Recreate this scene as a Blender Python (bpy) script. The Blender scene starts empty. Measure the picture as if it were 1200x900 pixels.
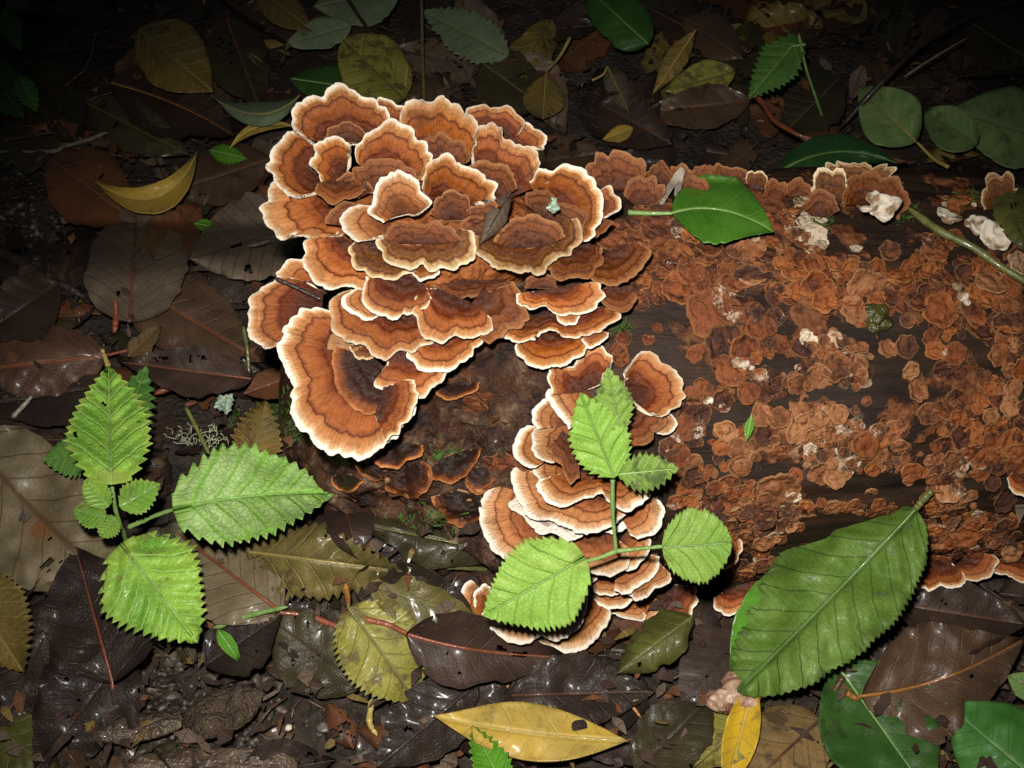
import bpy, math, random
import numpy as np
from mathutils import Vector, Matrix, Euler
from mathutils.bvhtree import BVHTree

random.seed(7); np.random.seed(7)
SC = bpy.context.scene
COL = SC.collection

# ------------------------------------------------------------------ camera
PITCH = math.radians(52.0); DIST = 0.58; SCALE = 3000.0; FPX = SCALE * DIST
CF = np.array([0, math.cos(PITCH), -math.sin(PITCH)])
CU = np.array([0, math.sin(PITCH), math.cos(PITCH)])
CR = np.array([1.0, 0, 0])
CC = np.array([0, 0, 0.06]) - CF * DIST
cam = bpy.data.cameras.new('camera'); camo = bpy.data.objects.new('camera', cam); COL.objects.link(camo)
camo.location = CC; camo.rotation_euler = (math.pi / 2 - PITCH, 0, 0)
cam.sensor_width = 36; cam.angle = 2 * math.atan(600 / FPX); cam.clip_start = 0.01; cam.clip_end = 200
SC.camera = camo
# ------------------------------------------------------------------ light: dim forest sky, and the flash the picture was taken with
W = bpy.data.worlds.new('World'); SC.world = W; W.use_nodes = True
wn = W.node_tree; bg = wn.nodes['Background']; sky = wn.nodes.new('ShaderNodeTexSky')
sky.sky_type = 'NISHITA'; sky.sun_disc = False; sky.sun_elevation = math.radians(40); sky.sun_rotation = math.radians(200)
wn.links.new(sky.outputs[0], bg.inputs[0]); bg.inputs[1].default_value = 0.0045
fl = bpy.data.lights.new('camera_flash', 'SPOT'); flo = bpy.data.objects.new('camera_flash', fl); COL.objects.link(flo)
fl.energy = 21.5; fl.shadow_soft_size = 0.011; fl.spot_size = math.radians(58); fl.spot_blend = 1.0; fl.color = (1.0, 0.965, 0.91)
flo.location = CC + CR * -0.022 + CU * 0.05
flo.rotation_euler = (Vector((0.004, -0.052, 0.05)) - flo.location).to_track_quat('-Z', 'Y').to_euler()
SC.render.engine = 'CYCLES'; SC.cycles.max_bounces = 3; SC.cycles.diffuse_bounces = 1; SC.cycles.glossy_bounces = 1; SC.cycles.use_adaptive_sampling = True; SC.cycles.adaptive_threshold = 0.02
SC.view_settings.view_transform = 'Standard'; SC.view_settings.look = 'None'
SC.view_settings.exposure = 0.0; SC.view_settings.gamma = 1.0; SC.view_settings.use_curve_mapping = False

# ------------------------------------------------------------------ pixel rays (only to find where things stand)
def RAY(px, py):
    px = np.asarray(px, float); py = np.asarray(py, float)
    return CF + CR * ((px - 600) / FPX)[..., None] + CU * ((450 - py) / FPX)[..., None]
def PZ(px, py, z):
    d = RAY(px, py); z = np.asarray(z, float)
    t = (z - CC[2]) / d[..., 2]
    return CC + d * t[..., None]
def PD(px, py, dep):
    return CC + RAY(px, py) * np.asarray(dep, float)[..., None]

# ------------------------------------------------------------------ noise
def _h(ix, iy, iz, s):
    n = (ix * 374761393 + iy * 668265263 + iz * 2147483647 + s * 1274126177) & 0xffffffff
    n = ((n ^ (n >> 13)) * 1274126177) & 0xffffffff
    return ((n ^ (n >> 16)) & 0xffff) / 65535.0
def vnoise(P, s=0):
    P = np.asarray(P, float)
    if P.shape[-1] == 2: P = np.concatenate([P, np.zeros(P.shape[:-1] + (1,))], -1)
    i = np.floor(P).astype(np.int64); f = P - i; f = f * f * (3 - 2 * f)
    x, y, z = i[..., 0], i[..., 1], i[..., 2]; fx, fy, fz = f[..., 0], f[..., 1], f[..., 2]
    def L(a, b, t): return a + (b - a) * t
    c = [[[_h(x + a, y + b, z + d, s) for d in (0, 1)] for b in (0, 1)] for a in (0, 1)]
    return L(L(L(c[0][0][0], c[1][0][0], fx), L(c[0][1][0], c[1][1][0], fx), fy),
             L(L(c[0][0][1], c[1][0][1], fx), L(c[0][1][1], c[1][1][1], fx), fy), fz) - 0.5
def fbm(P, o=4, s=0):
    a = 1.0; r = 0; P = np.asarray(P, float)
    for k in range(o):
        r = r + a * vnoise(P, s + k * 17); P = P * 2.03 + 3.1; a *= 0.5
    return r
def n1(x, s=0):
    x = np.asarray(x, float); return vnoise(np.stack([x, x * 0 + 0.37 + s, x * 0], -1), s)

# ------------------------------------------------------------------ mesh helpers
def mesh(name, V, F, uv=None, normals=None, smooth=True, edge=None):
    V = np.asarray(V, float).reshape(-1, 3)
    me = bpy.data.meshes.new(name)
    F = [np.asarray(f, int) for f in (F if isinstance(F, list) else [F]) if len(f)]
    nl = sum(f.size for f in F); nf = sum(len(f) for f in F)
    me.vertices.add(len(V)); me.vertices.foreach_set('co', V.ravel())
    me.loops.add(nl); me.polygons.add(nf)
    li = np.concatenate([f.ravel() for f in F])
    tot = np.concatenate([np.full(len(f), f.shape[1]) for f in F])
    st = np.concatenate([[0], np.cumsum(tot)[:-1]])
    me.loops.foreach_set('vertex_index', li.astype(np.int32))
    me.polygons.foreach_set('loop_start', st.astype(np.int32))
    if uv is not None:
        ul = me.uv_layers.new(name='UVMap'); ul.data.foreach_set('uv', np.asarray(uv, float)[li].astype(np.float32).ravel())
    if edge is not None: me.attributes.new('edge', 'FLOAT', 'POINT').data.foreach_set('value', np.asarray(edge, np.float32).ravel())
    me.update(calc_edges=True); me.validate()
    me.polygons.foreach_set('use_smooth', np.full(nf, smooth))
    if normals is not None:
        me.normals_split_custom_set_from_vertices([tuple(n) for n in normals])
    return me
def grid(nr, nc, wrap=False, off=0, flip=False):
    r = np.arange(nr - 1)[:, None]; c = np.arange(nc if wrap else nc - 1)[None, :]
    c2 = (c + 1) % nc
    F = np.stack([r * nc + c, r * nc + c2, (r + 1) * nc + c2, (r + 1) * nc + c], -1).reshape(-1, 4) + off
    return F[:, ::-1] if flip else F
def obj(name, me, mat=None, parent=None, loc=None):
    o = bpy.data.objects.new(name, me); COL.objects.link(o)
    if mat is not None and me is not None and not me.materials: me.materials.append(mat)
    if parent is not None: o.parent = parent
    if loc is not None: o.location = loc
    return o
def tag(o, label, cat, group=None, kind=None):
    if label: o['label'] = label
    if cat: o['category'] = cat
    if group: o['group'] = group
    if kind: o['kind'] = kind
    return o
def thing(name, label, cat, loc, group=None):
    return tag(obj(name, None, None, None, tuple(loc)), label, cat, group)
def tube_arrays(P, R, k=7):
    P = np.asarray(P, float); n = len(P); R = np.broadcast_to(np.asarray(R, float), (n,))
    T = np.gradient(P, axis=0); T /= np.linalg.norm(T, axis=1)[:, None] + 1e-12
    up = np.array([0.13, 0.31, 0.94]); A = np.cross(T, up); A /= np.linalg.norm(A, axis=1)[:, None] + 1e-9
    B = np.cross(T, A); a = np.linspace(0, 2 * np.pi, k, endpoint=False)
    V = P[:, None] + R[:, None, None] * (np.cos(a)[None, :, None] * A[:, None] + np.sin(a)[None, :, None] * B[:, None])
    V = np.concatenate([V.reshape(-1, 3), P[:1], P[-1:]])
    F = grid(n, k, True)
    c = np.arange(k); c2 = (c + 1) % k
    caps = np.concatenate([np.stack([c2, c, c * 0 + n * k], 1), np.stack([(n - 1) * k + c, (n - 1) * k + c2, c * 0 + n * k + 1], 1)])
    vv = np.repeat(np.linspace(0, 1, n), k); uu = np.tile(np.linspace(0, 1, k), n)
    uv = np.concatenate([np.stack([uu, vv], 1), [[0, 0], [0, 1]]])
    return V, [F, caps], uv
def smooth_path(P, n=24):
    P = np.asarray(P, float)
    if len(P) == 2: return P[0] + (P[1] - P[0]) * np.linspace(0, 1, n)[:, None]
    Q = np.concatenate([[2 * P[0] - P[1]], P, [2 * P[-1] - P[-2]]])
    t = np.linspace(0, len(P) - 1 - 1e-9, n); i = t.astype(int); f = (t - i)[:, None]
    p0, p1, p2, p3 = Q[i], Q[i + 1], Q[i + 2], Q[i + 3]
    return 0.5 * (2 * p1 + (p2 - p0) * f + (2 * p0 - 5 * p1 + 4 * p2 - p3) * f ** 2 + (3 * p1 - p0 - 3 * p2 + p3) * f ** 3)
def join(parts):
    Vs, Fs, Us, o = [], [], [], 0
    for V, F, U in parts:
        Vs.append(V); Us.append(U)
        Fs += [f + o for f in F]; o += len(V)
    q = [f for f in Fs if f.shape[1] == 4]; t = [f for f in Fs if f.shape[1] == 3]
    FF = ([np.concatenate(q)] if q else []) + ([np.concatenate(t)] if t else [])
    return np.concatenate(Vs), FF, np.concatenate(Us)

# ------------------------------------------------------------------ materials
class NT:
    def __init__(s, name):
        s.m = bpy.data.materials.new(name); s.m.use_nodes = True; s.t = s.m.node_tree
        s.b = s.t.nodes['Principled BSDF']
        s._uv = None; s._ob = None
    def n(s, typ, ins=None, **kw):
        nd = s.t.nodes.new('ShaderNode' + typ)
        for k, v in kw.items(): setattr(nd, k, v)
        for k, v in (ins or {}).items(): s.set(nd.inputs[k], v)
        return nd
    def set(s, sock, v):
        if isinstance(v, bpy.types.NodeSocket): s.t.links.new(v, sock)
        elif isinstance(v, (tuple, list)) and len(v) == 3 and sock.type == 'RGBA': sock.default_value = (*v, 1)
        else: sock.default_value = v
    def M(s, op, a, b=0.0, c=0.0, clamp=False):
        nd = s.n('Math', operation=op, use_clamp=clamp)
        for i, v in enumerate((a, b, c)): s.set(nd.inputs[i], v)
        return nd.outputs[0]
    def uv(s):
        if s._uv is None:
            x = s.n('UVMap'); sp = s.n('SeparateXYZ', {0: x.outputs[0]}); s._uv = (sp.outputs[0], sp.outputs[1], x.outputs[0])
        return s._uv
    def ob(s):
        if s._ob is None: s._ob = s.n('TexCoord').outputs['Object']
        return s._ob
    def rnd(s): return s.n('ObjectInfo').outputs['Random']
    def vec(s, x, y, z=0.0): return s.n('CombineXYZ', {0: x, 1: y, 2: z}).outputs[0]
    def noise(s, v, scale, detail=3, rough=0.55, dist=0.0):
        return s.n('TexNoise', {'Vector': v, 'Scale': scale, 'Detail': detail, 'Roughness': rough, 'Distortion': dist}).outputs[0]
    def vor(s, v, scale, feature='F1', out=0, **k):
        return s.n('TexVoronoi', {'Vector': v, 'Scale': scale}, feature=feature).outputs[out]
    def ramp(s, f, stops, interp='LINEAR'):
        nd = s.n('ValToRGB', {0: f}); cr = nd.color_ramp; cr.interpolation = interp
        while len(cr.elements) < len(stops): cr.elements.new(0.5)
        for e, (p, c) in zip(cr.elements, stops):
            e.position = p; e.color = (*c, 1) if len(c) == 3 else c
        return nd.outputs[0]
    def ss(s, x, a, b):
        nd = s.n('MapRange', {0: x, 1: a, 2: b, 3: 0.0, 4: 1.0}, interpolation_type='SMOOTHSTEP'); return nd.outputs[0]
    def mix(s, f, a, b, mode='MIX'):
        nd = s.n('Mix', data_type='RGBA', blend_type=mode, clamp_factor=True)
        s.set(nd.inputs[0], f); s.set(nd.inputs[6], a); s.set(nd.inputs[7], b); return nd.outputs[2]
    def scale(s, col, k):
        return s.n('VectorMath', {0: col, 'Scale': k}, operation='SCALE').outputs[0]
    def bump(s, h, dist, strength=1.0, normal=None):
        d = {'Height': h, 'Distance': dist, 'Strength': strength}
        if normal is not None: d['Normal'] = normal
        return s.n('Bump', d).outputs[0]
    def out(s, col, rough, normal=None, spec=0.5, coat=0.0, coat_rough=0.1):
        s.set(s.b.inputs['Base Color'], col); s.set(s.b.inputs['Roughness'], rough); s.set(s.b.inputs['Specular IOR Level'], spec)
        if normal is not None: s.set(s.b.inputs['Normal'], normal)
        if not (isinstance(coat, float) and coat == 0):
            s.set(s.b.inputs['Coat Weight'], coat); s.set(s.b.inputs['Coat Roughness'], coat_rough)
        return s.m

def bracket_mat(name, stops, rough=0.6, fibre=0.35, warp=0.05, wet=0.0, core=0.4):
    N = NT(name); u, v, _ = N.uv(); ob = N.ob(); rnd = N.rnd()
    w1 = N.noise(N.vec(N.M('MULTIPLY', u, 2.2), N.M('MULTIPLY', v, 1.6), N.M('MULTIPLY', rnd, 31.0)), 1.0, 4, 0.6)
    w2 = N.noise(N.vec(N.M('MULTIPLY', u, 16.0), N.M('MULTIPLY', v, 3.0), N.M('MULTIPLY', rnd, 17.0)), 1.0, 2)
    tw = N.M('ADD', v, N.M('ADD', N.M('MULTIPLY', N.M('SUBTRACT', w1, 0.5), warp * 2.2), N.M('MULTIPLY', N.M('SUBTRACT', w2, 0.5), warp * 0.9)))
    tw = N.M('ADD', tw, N.M('MULTIPLY', N.M('SUBTRACT', rnd, 0.5), 0.05))
    tw2 = N.M('MULTIPLY', N.M('SUBTRACT', 1.0, v), 0.0)
    col = N.ramp(tw, stops)
    fib = N.noise(N.vec(N.M('MULTIPLY', u, 60.0), N.M('MULTIPLY', v, 5.0), rnd), 1.0, 3, 0.6)
    fv = N.M('ADD', 1.0 - fibre * 0.5, N.M('MULTIPLY', fib, fibre))
    col = N.mix(1.0, col, N.n('CombineColor', {0: fv, 1: N.M('MULTIPLY', fv, 1.0), 2: fv}).outputs[0], 'MULTIPLY')
    blot = N.noise(ob, 210.0, 4, 0.7)
    col = N.mix(N.M('MULTIPLY', N.ss(blot, 0.48, 0.7), 0.5), col, N.scale(col, 0.5))
    ck = N.noise(N.vec(N.M('MULTIPLY', u, 9.0), N.M('MULTIPLY', v, 1.1), N.M('MULTIPLY', rnd, 41.0)), 1.0, 1)
    ckm = N.M('MULTIPLY', N.ss(N.M('ABSOLUTE', N.M('SUBTRACT', ck, 0.5)), 0.022, 0.004), N.M('MULTIPLY', N.ss(v, 0.3, 0.6), N.ss(v, 0.97, 0.9)))
    col = N.mix(N.M('MULTIPLY', ckm, 0.3), col, N.scale(col, 0.35))
    stn = N.M('MULTIPLY', N.ss(N.noise(N.n('NewGeometry').outputs['Position'], 62.0, 5, 0.65), 0.50, 0.66), N.M('MULTIPLY', N.ss(rnd, 0.25, 0.8), N.ss(v, 0.95, 0.8)))
    col = N.mix(N.M('MULTIPLY', stn, 0.6), col, (0.10, 0.032, 0.012))
    old = N.M('MULTIPLY', N.ss(N.M('FRACT', N.M('MULTIPLY', rnd, 7.31)), 0.5, 0.95), N.ss(v, 0.95, 0.85))
    col = N.mix(N.M('MULTIPLY', old, 0.7), col, N.n('HueSaturation', {'Saturation': 1.08, 'Value': 0.74, 'Color': col}).outputs[0])
    # tiny dark specks
    spk = N.vor(ob, 900.0)
    spkm = N.M('MULTIPLY', N.M('LESS_THAN', spk, 0.2), N.M('GREATER_THAN', N.noise(ob, 190.0, 2), 0.56))
    col = N.mix(N.M('MULTIPLY', spkm, 0.55), col, (0.08, 0.03, 0.015))
    tone = N.M('ADD', 0.76, N.M('MULTIPLY', rnd, 0.32)); col = N.scale(col, tone)
    h = N.M('ADD', N.M('MULTIPLY', N.M('SUBTRACT', fib, N.M('MULTIPLY', ckm, 0.5)), 0.45), N.M('ADD', N.M('MULTIPLY', N.noise(ob, 900.0, 2, 0.6), 0.55), N.M('MULTIPLY', N.noise(ob, 330.0, 3, 0.6), 0.8)))
    inner = N.ss(v, 0.62, 0.25)
    lump = N.vor(ob, 420.0, 'SMOOTH_F1')
    h = N.M('ADD', h, N.M('MULTIPLY', inner, N.M('MULTIPLY', lump, -1.6)))
    r = N.M('SUBTRACT', rough, N.M('MULTIPLY', inner, wet))
    return N.out(col, r, N.bump(h, 0.0009, 0.8), 0.28)
CRM = (0.80, 0.67, 0.50); COR = (0.062, 0.017, 0.009)
def fresh(name, ln, dark, k=1.0):
    """zones from the dark root to the cream edge; ln = where the dark growth line lies, dark = how far the dark root reaches"""
    o = (0.365 * k, 0.100 * k, 0.020 * k); i_ = (0.195 * k, 0.036 * k, 0.007 * k); t2 = (0.44 * k, 0.150 * k, 0.040 * k)
    return bracket_mat(name, [(0.0, COR), (dark * 0.55, (0.085, 0.024, 0.010)), (dark * 0.92, i_), (dark, (0.10, 0.019, 0.005)), (dark + 0.045, (0.27 * k, 0.062 * k, 0.012)), (ln - 0.17, o), (ln - 0.06, (0.40 * k, 0.120 * k, 0.028)), (ln - 0.02, (0.26, 0.068, 0.018)), (ln, (0.085, 0.017, 0.005)), (ln + 0.022, t2), (0.885, (0.54, 0.24, 0.085)), (0.945, (0.66, 0.42, 0.23)), (0.972, CRM), (1.0, (0.84, 0.75, 0.62))], 0.6, 0.36, 0.05, 0.2)
MB_FRESH = fresh('fresh_bracket', 0.76, 0.44, 0.95); MB_FRESH2 = fresh('fresh_bracket_wide_band', 0.71, 0.36, 1.05); MB_FRESH3 = fresh('fresh_bracket_dark_root', 0.80, 0.57, 0.82)
MB_PALE = bracket_mat('pale_bracket', [(0.0, (0.08, 0.025, 0.010)), (0.25, (0.20, 0.056, 0.016)), (0.45, (0.33, 0.105, 0.030)), (0.60, (0.40, 0.142, 0.045)), (0.64, (0.11, 0.025, 0.008)), (0.67, (0.43, 0.17, 0.060)), (0.82, (0.53, 0.265, 0.11)), (0.90, (0.67, 0.45, 0.27)), (0.945, (0.80, 0.69, 0.54)), (1.0, (0.85, 0.77, 0.65))], 0.64, 0.4, 0.045, 0.15)
MB_PALE2 = bracket_mat('pale_bracket_two_bands', [(0.0, (0.08, 0.025, 0.010)), (0.3, (0.24, 0.068, 0.018)), (0.44, (0.35, 0.115, 0.034)), (0.47, (0.14, 0.034, 0.010)), (0.51, (0.39, 0.145, 0.045)), (0.71, (0.46, 0.185, 0.063)), (0.74, (0.15, 0.038, 0.012)), (0.77, (0.47, 0.205, 0.08)), (0.87, (0.60, 0.35, 0.18)), (0.94, (0.80, 0.68, 0.52)), (1.0, (0.85, 0.77, 0.65))], 0.64, 0.4, 0.045, 0.15)
MB_BROWN = bracket_mat('brown_bracket', [(0.0, COR), (0.22, (0.0860, 0.0249, 0.0095)), (0.45, (0.1419, 0.0396, 0.0112)), (0.50, (0.0688, 0.0163, 0.0052)), (0.56, (0.1763, 0.0499, 0.0138)), (0.74, (0.2107, 0.0619, 0.0163)), (0.78, (0.0946, 0.0241, 0.0077)), (0.84, (0.2322, 0.0757, 0.0215)), (0.95, (0.2580, 0.0903, 0.0258)), (1.0, (0.2924, 0.1376, 0.0516))], 0.55, 0.5, 0.10, 0.12)
MB_DARK = bracket_mat('dark_bracket', [(0.0, (0.026, 0.014, 0.011)), (0.55, (0.036, 0.017, 0.012)), (0.76, (0.06, 0.022, 0.013)), (0.83, (0.17, 0.045, 0.012)), (0.93, (0.30, 0.09, 0.022)), (1.0, (0.44, 0.18, 0.055))], 0.5, 0.5, 0.12, 0.1)
MB_SHADE = bracket_mat('weathered_bracket', [(0.0, (0.055, 0.028, 0.020)), (0.3, (0.10, 0.040, 0.020)), (0.5, (0.21, 0.066, 0.019)), (0.55, (0.095, 0.027, 0.010)), (0.62, (0.15, 0.058, 0.022)), (0.76, (0.24, 0.095, 0.031)), (0.82, (0.095, 0.028, 0.010)), (0.87, (0.40, 0.205, 0.075)), (0.95, (0.60, 0.42, 0.22)), (1.0, (0.74, 0.60, 0.40))], 0.5, 0.6, 0.085, 0.2)
MB_WHITE = bracket_mat('white_bracket', [(0.0, (0.55, 0.40, 0.26)), (0.4, (0.72, 0.60, 0.45)), (1.0, (0.84, 0.77, 0.66))], 0.75, 0.2, 0.05, 0.0)
def under_mat():
    N = NT('bracket_underside'); ob = N.ob()
    return N.out(N.ramp(N.noise(ob, 300, 3), [(0.3, (0.62, 0.48, 0.33)), (0.7, (0.78, 0.66, 0.50))]), 0.8, N.bump(N.noise(ob, 1500, 2), 0.0004, 0.6), 0.3)
MB_UNDER = under_mat()
def under_dark():
    N = NT('dark_underside'); ob = N.ob()
    return N.out(N.ramp(N.noise(ob, 300, 3), [(0.3, (0.20, 0.09, 0.035)), (0.7, (0.34, 0.17, 0.07))]), 0.7, N.bump(N.noise(ob, 1500, 2), 0.0004, 0.6), 0.3)
MB_UDARK = under_dark()

def crust_mat(name, a, b, c, edge):
    N = NT(name); u, v, _ = N.uv(); ob = N.ob(); rnd = N.rnd()
    gv = N.n('NewGeometry').outputs['Position']
    n = N.noise(gv, 190.0, 4, 0.65); n2 = N.noise(gv, 700.0, 3, 0.6)
    col = N.ramp(N.M('ADD', N.M('MULTIPLY', n, 0.75), N.M('MULTIPLY', N.M('SUBTRACT', rnd, 0.5), 0.42)), [(0.22, b), (0.40, a), (0.60, c)])
    col = N.mix(N.M('MULTIPLY', N.ss(n2, 0.48, 0.75), 0.45), col, N.scale(col, 0.45))
    col = N.mix(N.M('MULTIPLY', N.ss(N.M('ADD', v, N.M('MULTIPLY', N.M('SUBTRACT', n2, 0.5), 0.3)), 0.86, 0.98), 0.5), col, edge)
    low = N.noise(gv, 48.0, 4, 0.6); col = N.scale(col, N.M('ADD', 0.35, N.M('MULTIPLY', low, 1.35)))
    wh = N.ss(N.noise(gv, 75.0, 5, 0.7), 0.60, 0.66)
    col = N.mix(N.M('MULTIPLY', wh, N.M('MULTIPLY', N.ss(n2, 0.4, 0.6), 0.8)), col, (0.55, 0.43, 0.31))
    h = N.M('ADD', N.M('MULTIPLY', N.vor(gv, 420.0, 'SMOOTH_F1'), -2.0), N.M('ADD', n2, N.M('MULTIPLY', N.noise(gv, 1500.0, 2), 0.7)))
    return N.out(col, N.M('SUBTRACT', 0.80, N.M('MULTIPLY', n, 0.35)), N.bump(h, 0.0009, 0.9), 0.3)
MC_ORANGE = crust_mat('orange_crust', (0.180, 0.045, 0.010), (0.058, 0.017, 0.008), (0.29, 0.090, 0.022), (0.31, 0.15, 0.05))
MC_TAN = crust_mat('tan_crust', (0.190, 0.063, 0.020), (0.070, 0.025, 0.011), (0.30, 0.130, 0.052), (0.34, 0.18, 0.08))
MC_BROWN = crust_mat('brown_crust', (0.115, 0.030, 0.010), (0.040, 0.015, 0.009), (0.185, 0.053, 0.016), (0.25, 0.11, 0.032))
MC_PALE = crust_mat('pale_crust', (0.46, 0.34, 0.22), (0.26, 0.15, 0.08), (0.58, 0.48, 0.35), (0.5, 0.38, 0.26))

def leaf_mat(name, a, b, vein, n=7, k=0.7, vw=0.10, spots=None, spot_amt=0.0, rough=0.38, wet=0.35, net=0.5, spot_scale=110, vein_amt=0.7, bumpd=0.0008, blot=40.0, edgec=None, edge_amt=0.6):
    """a main colour, b blotch colour; n vein pairs leaning by k; net = fine vein network"""
    N = NT(name); u, v, uvv = N.uv(); ob = N.ob(); rnd = N.rnd()
    gv = N.n('NewGeometry').outputs['Position']
    x = N.M('ABSOLUTE', u)
    wig = N.M('MULTIPLY', N.M('SUBTRACT', N.noise(uvv, 5.0, 3), 0.5), 0.075)
    ph = N.M('MULTIPLY', N.M('ADD', N.M('SUBTRACT', v, N.M('MULTIPLY', N.M('MULTIPLY', x, N.M('SUBTRACT', 1.25, N.M('MULTIPLY', x, 0.9))), k)), wig), float(n))
    fr = N.M('ABSOLUTE', N.M('SUBTRACT', N.M('FRACT', ph), 0.5))
    line = N.ss(fr, 0.5 - vw, 0.5 - vw * 0.15)
    mid = N.ss(x, 0.020, 0.006)
    vm = N.M('MAXIMUM', line, mid)
    cell = N.vor(N.vec(N.M('MULTIPLY', u, 1.0), N.M('MULTIPLY', v, 1.0), rnd), n * 4.5, 'DISTANCE_TO_EDGE')
    netm = N.ss(cell, 0.16, 0.0)
    big = N.noise(gv, blot, 4, 0.6); fine = N.noise(gv, 300.0, 3, 0.6)
    col = N.mix(N.ss(big, 0.40, 0.62), a, b)
    col = N.mix(N.M('MULTIPLY', N.ss(fine, 0.48, 0.75), 0.4), col, N.scale(col, 0.6))
    if spots is not None:
        sp = N.M('MULTIPLY', N.ss(N.noise(gv, float(spot_scale), 3, 0.6), 0.68 - 0.2 * spot_amt, 0.82 - 0.2 * spot_amt), 0.8)
        col = N.mix(sp, col, spots)
    ed = N.n('Attribute', attribute_name='edge').outputs['Fac']
    ec = edgec if edgec is not None else tuple(0.45 * q for q in b)
    em = N.ss(N.M('ADD', ed, N.M('MULTIPLY', N.M('SUBTRACT', N.noise(gv, 75.0, 4, 0.6), 0.5), 0.9)), 0.78, 1.08)
    col = N.mix(N.M('MULTIPLY', em, edge_amt), col, ec)
    col = N.mix(N.M('MULTIPLY', netm, 0.45 * net), col, vein)
    col = N.mix(N.M('MULTIPLY', vm, vein_amt), col, vein)
    col = N.scale(col, N.M('ADD', 0.84, N.M('MULTIPLY', rnd, 0.3)))
    h = N.M('ADD', N.M('MULTIPLY', vm, -0.9), N.M('ADD', N.M('MULTIPLY', netm, -0.45 * net), N.M('MULTIPLY', fine, 0.5)))
    r = N.M('ADD', rough - 0.04, N.M('MULTIPLY', N.noise(gv, 90.0, 3), 0.34))
    return N.out(col, r, N.bump(h, bumpd * 0.6, 0.7), 0.32, wet * 0.42, 0.2)

# ------------------------------------------------------------------ ground
def gbase(x, y):
    s = np.clip((np.asarray(y, float) - 0.105) / 0.11, 0, 1); s = s * s * (3 - 2 * s)
    x = np.asarray(x, float); y = np.asarray(y, float)
    return -0.075 * s + 0.034 * np.exp(-((x + 0.055) / 0.05) ** 2 - ((y + 0.052) / 0.03) ** 2)
def gheight(x, y):
    P = np.stack([x, y], -1)
    near = np.exp(-(x * x + y * y) / 4.0)
    return gbase(x, y) + near * (0.012 * fbm(P * 14, 4, 3) + 0.0035 * fbm(P * 90, 3, 5) - 0.004) + (1 - near) * 0.05 * fbm(P * 0.7, 3, 9)
def axis_coords():
    inner = np.linspace(-0.42, 0.42, 281); g = 0.42 + np.cumsum(0.004 * 1.23 ** np.arange(42))
    return np.concatenate([-g[::-1], inner, g])
ax_ = axis_coords(); X, Y = np.meshgrid(ax_, ax_ + 0.08); Z = gheight(X, Y)
def ground_mat():
    N = NT('wet_soil'); gv = N.n('NewGeometry').outputs['Position']
    n = N.noise(gv, 55.0, 5, 0.65); f = N.noise(gv, 420.0, 4, 0.65)
    col = N.ramp(n, [(0.3, (0.012, 0.0085, 0.006)), (0.5, (0.026, 0.018, 0.012)), (0.68, (0.048, 0.034, 0.022))])
    col = N.mix(N.ss(f, 0.58, 0.78), col, (0.085, 0.066, 0.046))
    h = N.M('ADD', N.M('MULTIPLY', f, 1.2), N.M('MULTIPLY', N.vor(gv, 330.0), -0.8))
    return N.out(col, N.M('ADD', 0.5, N.M('MULTIPLY', f, 0.4)), N.bump(h, 0.0025, 0.9), 0.35)
M_SOIL = ground_mat()
GV = np.stack([X, Y, Z], -1).reshape(-1, 3)
ground = obj('ground', mesh('ground', GV, grid(len(ax_), len(ax_))), M_SOIL); ground['kind'] = 'structure'

# ------------------------------------------------------------------ the fallen log
LY, LZ, LYAW, LR, LTAP = 0.019, 0.031, math.tan(math.radians(3.0)), 0.091, -0.05
def log_axis(x): return np.stack([x, LY + LYAW * x, LZ + 0 * x], -1)
def build_log():
    xs = np.concatenate([-0.095 + 0.10 * np.linspace(0, 1, 80) ** 1.8, np.linspace(0.0065, 0.27, 190), np.linspace(0.28, 0.85, 40)])
    na = 260; a = np.linspace(0, 2 * np.pi, na, endpoint=False)
    A, XX = np.meshgrid(a, xs)
    xe, aa = 0.05, 0.145
    end = np.where(XX < xe, np.sqrt(np.clip(1 - ((xe - XX) / aa) ** 2, 0.0004, 1)) ** 0.9, 1.0)
    R = (LR + LTAP * np.clip(XX, -1, 0.4)) * end
    C = np.cos(A); S = np.sin(A)
    Q = np.stack([XX * 14, C * 2.2, S * 2.2], -1)
    R = R + 0.006 * fbm(Q, 3, 11) * end
    G = np.stack([XX * 9, C * 26, S * 26], -1)
    R = R + 0.0022 * fbm(G, 3, 21) * end
    G2 = np.stack([XX * 22, C * 75, S * 75], -1)
    R = R + 0.0009 * fbm(G2, 2, 25) * end
    rough = np.clip((0.03 - XX) / 0.05, 0, 1)
    R = R + rough * (0.013 * fbm(np.stack([XX * 70, C * 7, S * 7], -1), 4, 31) + 0.008 * fbm(np.stack([XX * 200, C * 22, S * 22], -1), 3, 33)) * end
    P = log_axis(XX); P[..., 1] += C * R; P[..., 2] += S * R
    V = P.reshape(-1, 3); n = len(xs)
    V = np.concatenate([V, log_axis(xs[-1:]), log_axis(xs[:1] - 0.001)])
    F = grid(n, na, True, flip=True); c = np.arange(na); c2 = (c + 1) % na
    caps = np.concatenate([np.stack([(n - 1) * na + c2, (n - 1) * na + c, c * 0 + n * na], 1), np.stack([c, c2, c * 0 + n * na + 1], 1)])
    uv = np.concatenate([np.stack([XX.ravel() * 10, A.ravel()], 1), [[0, 0], [0, 0]]])
    return V, F, caps, uv
LV, LF, LCAP, LUV = build_log()
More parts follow.
